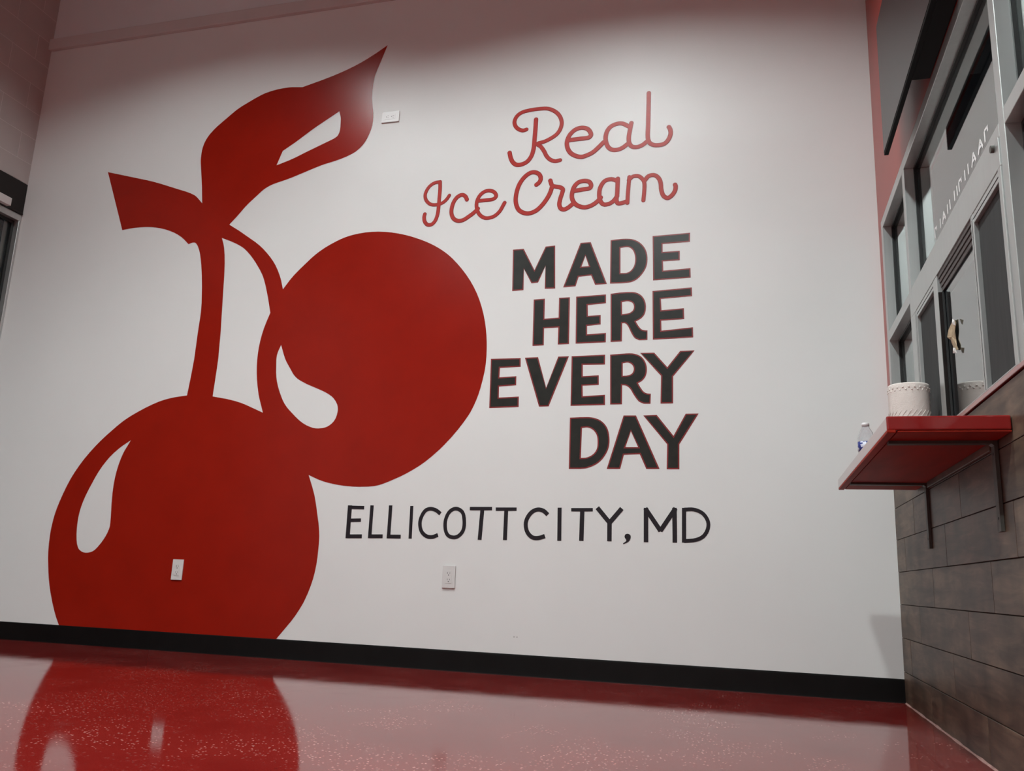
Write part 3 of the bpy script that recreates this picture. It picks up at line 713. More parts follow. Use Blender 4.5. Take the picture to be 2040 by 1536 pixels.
BLOCK_WORDS = [
 ('MADE', [
  ([[(-1.8957,2.2624),(-1.8337,2.2636),(-1.7675,2.1343),(-1.7090,2.2680),(-1.6546,2.2709),(-1.6473,2.0209),(-1.7063,2.0227),(-1.7060,2.1537),(-1.7445,2.0607),(-1.7822,2.0582),(-1.8279,2.1445),(-1.8258,2.0212),(-1.8903,2.0193)]], [[(-1.8887,2.2557),(-1.8378,2.2567),(-1.7672,2.1227),(-1.7044,2.2614),(-1.6612,2.2638),(-1.6543,2.0279),(-1.6994,2.0293),(-1.7050,2.1589),(-1.7491,2.0672),(-1.7782,2.0652),(-1.8294,2.1507),(-1.8327,2.0278),(-1.8837,2.0263)]]),
  ([[(-1.6034,2.0250),(-1.5128,2.2765),(-1.4564,2.2772),(-1.3637,2.0314),(-1.4281,2.0304),(-1.4508,2.0851),(-1.5190,2.0806),(-1.5346,2.0278)],[(-1.4842,2.1990),(-1.5047,2.1383),(-1.4643,2.1391)]], [[(-1.5936,2.0322),(-1.5080,2.2698),(-1.4611,2.2704),(-1.3735,2.0380),(-1.4236,2.0373),(-1.4464,2.0922),(-1.5242,2.0871),(-1.5398,2.0344)],[(-1.4842,2.2076),(-1.5143,2.1313),(-1.4549,2.1324)]]),
  ([[(-1.3478,2.2802),(-1.3213,2.2829),(-1.3075,2.2833),(-1.2937,2.2839),(-1.2799,2.2841),(-1.2661,2.2836),(-1.2553,2.2827),(-1.2444,2.2813),(-1.2336,2.2792),(-1.2234,2.2761),(-1.2136,2.2719),(-1.2040,2.2668),(-1.1950,2.2608),(-1.1868,2.2541),(-1.1787,2.2458),(-1.1713,2.2367),(-1.1648,2.2269),(-1.1594,2.2167),(-1.1551,2.2059),(-1.1518,2.1944),(-1.1496,2.1827),(-1.1483,2.1710),(-1.1479,2.1583),(-1.1485,2.1453),(-1.1501,2.1325),(-1.1529,2.1201),(-1.1565,2.1096),(-1.1614,2.0992),(-1.1672,2.0893),(-1.1736,2.0800),(-1.1808,2.0707),(-1.1886,2.0619),(-1.1972,2.0538),(-1.2064,2.0469),(-1.2153,2.0418),(-1.2250,2.0378),(-1.2351,2.0349),(-1.2454,2.0332),(-1.2706,2.0316),(-1.2961,2.0316),(-1.3217,2.0321),(-1.3473,2.0324)],[(-1.2931,2.2321),(-1.2830,2.2332),(-1.2729,2.2347),(-1.2629,2.2355),(-1.2534,2.2346),(-1.2465,2.2323),(-1.2398,2.2285),(-1.2338,2.2236),(-1.2289,2.2181),(-1.2240,2.2100),(-1.2201,2.2009),(-1.2172,2.1913),(-1.2153,2.1817),(-1.2140,2.1706),(-1.2137,2.1592),(-1.2144,2.1478),(-1.2161,2.1368),(-1.2184,2.1285),(-1.2218,2.1203),(-1.2260,2.1126),(-1.2310,2.1057),(-1.2360,2.1004),(-1.2418,2.0956),(-1.2483,2.0918),(-1.2550,2.0892),(-1.2637,2.0878),(-1.2728,2.0878),(-1.2822,2.0884),(-1.2914,2.0888)]], [[(-1.3410,2.2741),(-1.3209,2.2761),(-1.3073,2.2765),(-1.2935,2.2771),(-1.2799,2.2773),(-1.2665,2.2768),(-1.2560,2.2760),(-1.2455,2.2746),(-1.2353,2.2726),(-1.2257,2.2697),(-1.2165,2.2658),(-1.2075,2.2610),(-1.1990,2.2554),(-1.1914,2.2491),(-1.1838,2.2413),(-1.1768,2.2327),(-1.1706,2.2234),(-1.1656,2.2139),(-1.1615,2.2037),(-1.1584,2.1929),(-1.1563,2.1817),(-1.1551,2.1706),(-1.1547,2.1583),(-1.1553,2.1459),(-1.1568,2.1337),(-1.1594,2.1220),(-1.1628,2.1121),(-1.1674,2.1024),(-1.1730,2.0930),(-1.1791,2.0840),(-1.1860,2.0751),(-1.1935,2.0666),(-1.2016,2.0590),(-1.2101,2.0526),(-1.2183,2.0480),(-1.2273,2.0442),(-1.2366,2.0415),(-1.2461,2.0399),(-1.2708,2.0384),(-1.2960,2.0384),(-1.3216,2.0389),(-1.3405,2.0391)],[(-1.3000,2.2382),(-1.2839,2.2400),(-1.2737,2.2415),(-1.2629,2.2423),(-1.2520,2.2413),(-1.2437,2.2385),(-1.2360,2.2341),(-1.2291,2.2286),(-1.2234,2.2221),(-1.2180,2.2131),(-1.2137,2.2032),(-1.2106,2.1930),(-1.2086,2.1828),(-1.2072,2.1711),(-1.2069,2.1591),(-1.2077,2.1471),(-1.2095,2.1354),(-1.2120,2.1263),(-1.2156,2.1174),(-1.2202,2.1090),(-1.2257,2.1013),(-1.2313,2.0954),(-1.2379,2.0901),(-1.2453,2.0857),(-1.2532,2.0826),(-1.2632,2.0810),(-1.2731,2.0810),(-1.2825,2.0816),(-1.2981,2.0822)]]),
  ([[(-1.1218,2.2884),(-0.9242,2.2935),(-0.9257,2.2425),(-1.0683,2.2395),(-1.0683,2.1947),(-0.9788,2.1952),(-0.9790,2.1425),(-1.0664,2.1416),(-1.0646,2.0894),(-0.9236,2.0949),(-0.9228,2.0422),(-1.1185,2.0375)]], [[(-1.1149,2.2818),(-0.9312,2.2866),(-0.9323,2.2492),(-1.0751,2.2462),(-1.0751,2.1878),(-0.9857,2.1883),(-0.9858,2.1492),(-1.0735,2.1483),(-1.0712,2.0824),(-0.9303,2.0878),(-0.9297,2.0488),(-1.1118,2.0445)]]),
 ]),
 ('HERE', [
  ([[(-1.7660,1.9639),(-1.7031,1.9654),(-1.7020,1.8513),(-1.6237,1.8543),(-1.6244,1.9666),(-1.5643,1.9668),(-1.5626,1.7045),(-1.6244,1.7035),(-1.6240,1.7989),(-1.7022,1.7969),(-1.7010,1.7017),(-1.7637,1.7007)]], [[(-1.7592,1.9573),(-1.7099,1.9584),(-1.7087,1.8442),(-1.6169,1.8477),(-1.6175,1.9598),(-1.5711,1.9600),(-1.5695,1.7112),(-1.6176,1.7104),(-1.6172,1.8059),(-1.7090,1.8036),(-1.7078,1.7084),(-1.7570,1.7076)]]),
  ([[(-1.5301,1.9683),(-1.3677,1.9729),(-1.3669,1.9233),(-1.4659,1.9172),(-1.4635,1.8568),(-1.3945,1.8588),(-1.3936,1.8066),(-1.4666,1.8014),(-1.4656,1.7543),(-1.3644,1.7585),(-1.3647,1.7069),(-1.5270,1.7051)]], [[(-1.5232,1.9617),(-1.3744,1.9659),(-1.3738,1.9297),(-1.4730,1.9236),(-1.4700,1.8498),(-1.4012,1.8518),(-1.4005,1.8129),(-1.4736,1.8077),(-1.4723,1.7472),(-1.3712,1.7514),(-1.3715,1.7136),(-1.5203,1.7120)]]),
  ([[(-1.3434,1.9748),(-1.2931,1.9798),(-1.2810,1.9799),(-1.2690,1.9801),(-1.2569,1.9802),(-1.2449,1.9798),(-1.2357,1.9794),(-1.2265,1.9789),(-1.2175,1.9777),(-1.2088,1.9755),(-1.2007,1.9721),(-1.1928,1.9678),(-1.1854,1.9627),(-1.1788,1.9569),(-1.1732,1.9505),(-1.1683,1.9433),(-1.1641,1.9356),(-1.1608,1.9278),(-1.1581,1.9194),(-1.1562,1.9107),(-1.1550,1.9019),(-1.1546,1.8931),(-1.1549,1.8837),(-1.1558,1.8741),(-1.1576,1.8648),(-1.1604,1.8559),(-1.1635,1.8493),(-1.1677,1.8429),(-1.1726,1.8371),(-1.1780,1.8318),(-1.1848,1.8268),(-1.1922,1.8226),(-1.1999,1.8186),(-1.2075,1.8145),(-1.2038,1.8080),(-1.2002,1.8016),(-1.1965,1.7952),(-1.1925,1.7890),(-1.1892,1.7842),(-1.1857,1.7794),(-1.1818,1.7749),(-1.1776,1.7711),(-1.1736,1.7688),(-1.1692,1.7672),(-1.1645,1.7659),(-1.1598,1.7649),(-1.1565,1.7643),(-1.1531,1.7640),(-1.1497,1.7639),(-1.1463,1.7637),(-1.1460,1.7121),(-1.1890,1.7118),(-1.1952,1.7148),(-1.2015,1.7177),(-1.2075,1.7209),(-1.2127,1.7250),(-1.2180,1.7313),(-1.2226,1.7384),(-1.2268,1.7459),(-1.2308,1.7534),(-1.2354,1.7629),(-1.2397,1.7725),(-1.2440,1.7821),(-1.2490,1.7913),(-1.2521,1.7960),(-1.2557,1.8005),(-1.2597,1.8044),(-1.2641,1.8075),(-1.2674,1.8085),(-1.2712,1.8086),(-1.2752,1.8082),(-1.2791,1.8081),(-1.2797,1.7089),(-1.3395,1.7079)],[(-1.2816,1.9255),(-1.2737,1.9267),(-1.2658,1.9282),(-1.2580,1.9292),(-1.2504,1.9290),(-1.2439,1.9277),(-1.2374,1.9254),(-1.2314,1.9222),(-1.2263,1.9184),(-1.2231,1.9145),(-1.2208,1.9096),(-1.2192,1.9044),(-1.2183,1.8992),(-1.2183,1.8936),(-1.2190,1.8878),(-1.2205,1.8823),(-1.2229,1.8775),(-1.2270,1.8728),(-1.2321,1.8687),(-1.2378,1.8653),(-1.2437,1.8628),(-1.2523,1.8607),(-1.2613,1.8596),(-1.2705,1.8590),(-1.2796,1.8581)]], [[(-1.3365,1.9686),(-1.2927,1.9730),(-1.2809,1.9731),(-1.2689,1.9733),(-1.2570,1.9734),(-1.2451,1.9731),(-1.2361,1.9727),(-1.2271,1.9721),(-1.2188,1.9710),(-1.2110,1.9690),(-1.2036,1.9660),(-1.1963,1.9620),(-1.1896,1.9573),(-1.1836,1.9521),(-1.1786,1.9464),(-1.1741,1.9398),(-1.1703,1.9327),(-1.1671,1.9254),(-1.1647,1.9176),(-1.1629,1.9095),(-1.1618,1.9013),(-1.1614,1.8930),(-1.1617,1.8841),(-1.1626,1.8751),(-1.1642,1.8664),(-1.1667,1.8584),(-1.1695,1.8526),(-1.1732,1.8470),(-1.1776,1.8417),(-1.1824,1.8370),(-1.1885,1.8325),(-1.1955,1.8285),(-1.2031,1.8246),(-1.2169,1.8171),(-1.2098,1.8047),(-1.2061,1.7982),(-1.2023,1.7917),(-1.1982,1.7853),(-1.1947,1.7802),(-1.1910,1.7751),(-1.1867,1.7701),(-1.1816,1.7656),(-1.1765,1.7626),(-1.1712,1.7607),(-1.1661,1.7593),(-1.1612,1.7582),(-1.1573,1.7575),(-1.1535,1.7573),(-1.1500,1.7571),(-1.1531,1.7573),(-1.1529,1.7188),(-1.1874,1.7186),(-1.1923,1.7210),(-1.1985,1.7238),(-1.2038,1.7266),(-1.2080,1.7299),(-1.2126,1.7353),(-1.2168,1.7419),(-1.2208,1.7491),(-1.2247,1.7565),(-1.2293,1.7657),(-1.2335,1.7753),(-1.2379,1.7852),(-1.2432,1.7948),(-1.2466,1.8000),(-1.2507,1.8051),(-1.2554,1.8097),(-1.2611,1.8137),(-1.2664,1.8153),(-1.2714,1.8154),(-1.2756,1.8150),(-1.2858,1.8147),(-1.2865,1.7156),(-1.3328,1.7148)],[(-1.2886,1.9313),(-1.2749,1.9334),(-1.2669,1.9349),(-1.2584,1.9360),(-1.2496,1.9358),(-1.2421,1.9342),(-1.2347,1.9316),(-1.2277,1.9280),(-1.2215,1.9233),(-1.2174,1.9181),(-1.2144,1.9121),(-1.2125,1.9059),(-1.2116,1.8998),(-1.2115,1.8933),(-1.2123,1.8865),(-1.2141,1.8798),(-1.2173,1.8736),(-1.2223,1.8679),(-1.2282,1.8631),(-1.2347,1.8592),(-1.2416,1.8563),(-1.2511,1.8540),(-1.2607,1.8529),(-1.2700,1.8522),(-1.2862,1.8507)]]),
  ([[(-1.1212,1.9791),(-0.9173,1.9883),(-0.9159,1.9405),(-1.0768,1.9330),(-1.0738,1.8707),(-0.9584,1.8765),(-0.9569,1.8174),(-1.0749,1.8138),(-1.0736,1.7596),(-0.9129,1.7716),(-0.9121,1.7170),(-1.1185,1.7123)]], [[(-1.1144,1.9726),(-0.9239,1.9812),(-0.9229,1.9469),(-1.0839,1.9395),(-1.0802,1.8635),(-0.9650,1.8693),(-0.9639,1.8240),(-1.0818,1.8204),(-1.0803,1.7523),(-0.9196,1.7643),(-0.9190,1.7236),(-1.1118,1.7193)]]),
 ]),
 ('EVERY', [
  ([[(-1.9950,1.6353),(-1.8270,1.6347),(-1.8251,1.5861),(-1.9412,1.5829),(-1.9421,1.5305),(-1.8470,1.5345),(-1.8463,1.4845),(-1.9417,1.4790),(-1.9403,1.4183),(-1.8288,1.4220),(-1.8278,1.3651),(-1.9917,1.3612)]], [[(-1.9881,1.6285),(-1.8335,1.6280),(-1.8321,1.5927),(-1.9479,1.5896),(-1.9490,1.5234),(-1.8537,1.5275),(-1.8532,1.4909),(-1.9487,1.4854),(-1.9469,1.4113),(-1.8354,1.4150),(-1.8347,1.3717),(-1.9850,1.3682)]]),
  ([[(-1.8036,1.6359),(-1.7301,1.6369),(-1.6804,1.4674),(-1.6194,1.6366),(-1.5609,1.6367),(-1.6637,1.3658),(-1.7160,1.3653)]], [[(-1.7943,1.6292),(-1.7352,1.6300),(-1.6807,1.4589),(-1.6146,1.6298),(-1.5707,1.6299),(-1.6684,1.3726),(-1.7110,1.3722)]]),
  ([[(-1.5468,1.6363),(-1.3667,1.6394),(-1.3670,1.5859),(-1.4852,1.5873),(-1.4839,1.5258),(-1.3990,1.5286),(-1.3981,1.4768),(-1.4840,1.4743),(-1.4815,1.4177),(-1.3644,1.4234),(-1.3636,1.3692),(-1.5461,1.3671)]], [[(-1.5399,1.6296),(-1.3735,1.6325),(-1.3738,1.5928),(-1.4922,1.5942),(-1.4905,1.5187),(-1.4057,1.5216),(-1.4050,1.4834),(-1.4911,1.4809),(-1.4880,1.4105),(-1.3711,1.4163),(-1.3705,1.3760),(-1.5394,1.3740)]]),
  ([[(-1.3409,1.6386),(-1.2831,1.6417),(-1.2682,1.6421),(-1.2533,1.6428),(-1.2384,1.6429),(-1.2238,1.6416),(-1.2130,1.6394),(-1.2022,1.6361),(-1.1919,1.6317),(-1.1825,1.6263),(-1.1755,1.6206),(-1.1691,1.6138),(-1.1636,1.6062),(-1.1589,1.5983),(-1.1549,1.5896),(-1.1518,1.5805),(-1.1495,1.5711),(-1.1482,1.5616),(-1.1479,1.5518),(-1.1485,1.5418),(-1.1501,1.5320),(-1.1527,1.5226),(-1.1557,1.5153),(-1.1598,1.5083),(-1.1647,1.5018),(-1.1700,1.4959),(-1.1751,1.4916),(-1.1810,1.4881),(-1.1872,1.4848),(-1.1932,1.4814),(-1.1903,1.4760),(-1.1875,1.4707),(-1.1845,1.4653),(-1.1814,1.4601),(-1.1773,1.4538),(-1.1732,1.4474),(-1.1687,1.4413),(-1.1638,1.4359),(-1.1600,1.4328),(-1.1556,1.4303),(-1.1510,1.4282),(-1.1464,1.4266),(-1.1417,1.4256),(-1.1369,1.4251),(-1.1321,1.4248),(-1.1273,1.4244),(-1.1288,1.3716),(-1.1634,1.3722),(-1.1702,1.3753),(-1.1772,1.3781),(-1.1838,1.3814),(-1.1896,1.3857),(-1.1970,1.3938),(-1.2037,1.4029),(-1.2099,1.4124),(-1.2161,1.4219),(-1.2206,1.4295),(-1.2247,1.4374),(-1.2289,1.4451),(-1.2339,1.4522),(-1.2384,1.4573),(-1.2434,1.4620),(-1.2488,1.4662),(-1.2546,1.4695),(-1.2594,1.4710),(-1.2646,1.4717),(-1.2699,1.4719),(-1.2752,1.4723),(-1.2752,1.3709),(-1.3370,1.3712)],[(-1.2736,1.5894),(-1.2669,1.5906),(-1.2601,1.5921),(-1.2535,1.5931),(-1.2470,1.5929),(-1.2414,1.5915),(-1.2358,1.5890),(-1.2306,1.5858),(-1.2263,1.5820),(-1.2226,1.5773),(-1.2194,1.5719),(-1.2172,1.5662),(-1.2161,1.5604),(-1.2162,1.5542),(-1.2175,1.5478),(-1.2198,1.5416),(-1.2229,1.5364),(-1.2269,1.5324),(-1.2320,1.5292),(-1.2377,1.5266),(-1.2434,1.5248),(-1.2505,1.5234),(-1.2579,1.5229),(-1.2654,1.5228),(-1.2728,1.5225)]], [[(-1.3340,1.6321),(-1.2828,1.6349),(-1.2680,1.6353),(-1.2531,1.6360),(-1.2387,1.6361),(-1.2248,1.6349),(-1.2147,1.6328),(-1.2046,1.6297),(-1.1950,1.6256),(-1.1864,1.6207),(-1.1801,1.6157),(-1.1744,1.6095),(-1.1693,1.6024),(-1.1649,1.5951),(-1.1612,1.5871),(-1.1583,1.5786),(-1.1562,1.5698),(-1.1550,1.5611),(-1.1547,1.5519),(-1.1553,1.5426),(-1.1568,1.5334),(-1.1591,1.5248),(-1.1618,1.5184),(-1.1655,1.5121),(-1.1699,1.5061),(-1.1747,1.5008),(-1.1791,1.4972),(-1.1844,1.4940),(-1.1905,1.4908),(-1.2023,1.4840),(-1.1963,1.4728),(-1.1934,1.4674),(-1.1904,1.4619),(-1.1872,1.4566),(-1.1831,1.4501),(-1.1788,1.4435),(-1.1740,1.4370),(-1.1685,1.4309),(-1.1638,1.4272),(-1.1588,1.4242),(-1.1535,1.4219),(-1.1482,1.4200),(-1.1428,1.4188),(-1.1375,1.4183),(-1.1325,1.4180),(-1.1342,1.4182),(-1.1354,1.3785),(-1.1619,1.3789),(-1.1675,1.3815),(-1.1744,1.3843),(-1.1802,1.3872),(-1.1850,1.3907),(-1.1918,1.3981),(-1.1981,1.4067),(-1.2042,1.4161),(-1.2103,1.4255),(-1.2146,1.4328),(-1.2187,1.4406),(-1.2231,1.4487),(-1.2285,1.4564),(-1.2335,1.4620),(-1.2390,1.4672),(-1.2451,1.4718),(-1.2518,1.4757),(-1.2579,1.4777),(-1.2640,1.4784),(-1.2695,1.4787),(-1.2820,1.4797),(-1.2820,1.3777),(-1.3303,1.3780)],[(-1.2804,1.5950),(-1.2682,1.5973),(-1.2613,1.5988),(-1.2539,1.5999),(-1.2461,1.5997),(-1.2392,1.5979),(-1.2326,1.5950),(-1.2266,1.5912),(-1.2213,1.5867),(-1.2169,1.5812),(-1.2133,1.5749),(-1.2106,1.5680),(-1.2093,1.5610),(-1.2095,1.5535),(-1.2110,1.5459),(-1.2136,1.5387),(-1.2175,1.5321),(-1.2227,1.5271),(-1.2288,1.5232),(-1.2352,1.5203),(-1.2417,1.5182),(-1.2496,1.5167),(-1.2576,1.5161),(-1.2652,1.5160),(-1.2795,1.5154)]]),
  ([[(-1.1838,1.6428),(-1.1107,1.6423),(-1.0439,1.5630),(-0.9783,1.6472),(-0.9052,1.6478),(-1.0141,1.5132),(-1.0144,1.3722),(-1.0782,1.3720),(-1.0756,1.5177)]], [[(-1.1736,1.6381),(-1.1138,1.6355),(-1.0437,1.5522),(-0.9749,1.6404),(-0.9156,1.6427),(-1.0209,1.5156),(-1.0211,1.3790),(-1.0713,1.3789),(-1.0687,1.5202)]]),
 ]),
 ('DAY', [
  ([[(-1.5476,1.3037),(-1.4923,1.3061),(-1.4773,1.3060),(-1.4622,1.3062),(-1.4472,1.3059),(-1.4325,1.3042),(-1.4200,1.3015),(-1.4076,1.2979),(-1.3957,1.2931),(-1.3847,1.2870),(-1.3750,1.2796),(-1.3660,1.2710),(-1.3581,1.2613),(-1.3517,1.2510),(-1.3463,1.2386),(-1.3424,1.2252),(-1.3397,1.2114),(-1.3380,1.1977),(-1.3372,1.1845),(-1.3373,1.1711),(-1.3387,1.1577),(-1.3413,1.1448),(-1.3452,1.1325),(-1.3505,1.1205),(-1.3569,1.1089),(-1.3639,1.0980),(-1.3713,1.0882),(-1.3796,1.0789),(-1.3887,1.0703),(-1.3984,1.0629),(-1.4107,1.0556),(-1.4237,1.0493),(-1.4372,1.0440),(-1.4509,1.0393),(-1.4594,1.0374),(-1.4683,1.0364),(-1.4773,1.0358),(-1.4862,1.0351),(-1.5467,1.0348)],[(-1.4820,1.2490),(-1.4738,1.2498),(-1.4654,1.2508),(-1.4572,1.2513),(-1.4493,1.2506),(-1.4420,1.2485),(-1.4349,1.2453),(-1.4282,1.2413),(-1.4223,1.2367),(-1.4167,1.2309),(-1.4116,1.2243),(-1.4073,1.2172),(-1.4040,1.2099),(-1.4016,1.2014),(-1.4002,1.1925),(-1.3995,1.1834),(-1.3993,1.1744),(-1.3992,1.1654),(-1.3996,1.1564),(-1.4006,1.1475),(-1.4028,1.1390),(-1.4057,1.1318),(-1.4097,1.1247),(-1.4145,1.1182),(-1.4199,1.1126),(-1.4271,1.1070),(-1.4350,1.1022),(-1.4434,1.0981),(-1.4520,1.0950),(-1.4598,1.0933),(-1.4680,1.0926),(-1.4763,1.0924),(-1.4845,1.0920)]], [[(-1.5407,1.2971),(-1.4921,1.2993),(-1.4772,1.2992),(-1.4622,1.2994),(-1.4477,1.2991),(-1.4336,1.2975),(-1.4217,1.2949),(-1.4098,1.2914),(-1.3986,1.2869),(-1.3884,1.2812),(-1.3794,1.2745),(-1.3710,1.2663),(-1.3636,1.2573),(-1.3577,1.2478),(-1.3527,1.2362),(-1.3490,1.2236),(-1.3464,1.2103),(-1.3447,1.1971),(-1.3440,1.1843),(-1.3441,1.1714),(-1.3454,1.1587),(-1.3479,1.1466),(-1.3516,1.1350),(-1.3566,1.1235),(-1.3627,1.1124),(-1.3695,1.1019),(-1.3766,1.0925),(-1.3845,1.0836),(-1.3931,1.0755),(-1.4023,1.0685),(-1.4139,1.0616),(-1.4265,1.0555),(-1.4396,1.0503),(-1.4527,1.0459),(-1.4606,1.0441),(-1.4689,1.0432),(-1.4778,1.0426),(-1.4865,1.0419),(-1.5399,1.0416)],[(-1.4887,1.2553),(-1.4745,1.2566),(-1.4661,1.2576),(-1.4571,1.2581),(-1.4480,1.2573),(-1.4397,1.2549),(-1.4318,1.2514),(-1.4244,1.2470),(-1.4177,1.2418),(-1.4115,1.2354),(-1.4060,1.2282),(-1.4013,1.2204),(-1.3976,1.2122),(-1.3950,1.2029),(-1.3935,1.1933),(-1.3927,1.1837),(-1.3925,1.1745),(-1.3924,1.1653),(-1.3928,1.1559),(-1.3939,1.1463),(-1.3963,1.1369),(-1.3996,1.1288),(-1.4040,1.1210),(-1.4093,1.1138),(-1.4154,1.1075),(-1.4232,1.1014),(-1.4318,1.0962),(-1.4408,1.0919),(-1.4501,1.0884),(-1.4589,1.0865),(-1.4676,1.0858),(-1.4760,1.0856),(-1.4914,1.0848)]]),
  ([[(-1.3495,1.0358),(-1.2664,1.3124),(-1.2024,1.3117),(-1.0822,1.0371),(-1.1489,1.0367),(-1.1819,1.1115),(-1.2624,1.1080),(-1.2806,1.0361)],[(-1.2277,1.2294),(-1.2553,1.1476),(-1.1907,1.1475)]], [[(-1.3404,1.0426),(-1.2613,1.3056),(-1.2068,1.3049),(-1.0926,1.0438),(-1.1445,1.0436),(-1.1775,1.1185),(-1.2677,1.1146),(-1.2859,1.0429)],[(-1.2282,1.2394),(-1.2647,1.1408),(-1.1802,1.1407)]]),
  ([[(-1.1659,1.3113),(-1.0970,1.3134),(-1.0129,1.2048),(-0.9523,1.3175),(-0.8879,1.3179),(-0.9838,1.1615),(-0.9842,1.0359),(-1.0468,1.0355),(-1.0445,1.1617)]], [[(-1.1550,1.3062),(-1.1003,1.3065),(-1.0119,1.1924),(-0.9483,1.3107),(-0.8994,1.3114),(-0.9906,1.1634),(-0.9910,1.0426),(-1.0399,1.0424),(-1.0377,1.1640)]]),
 ]),
]
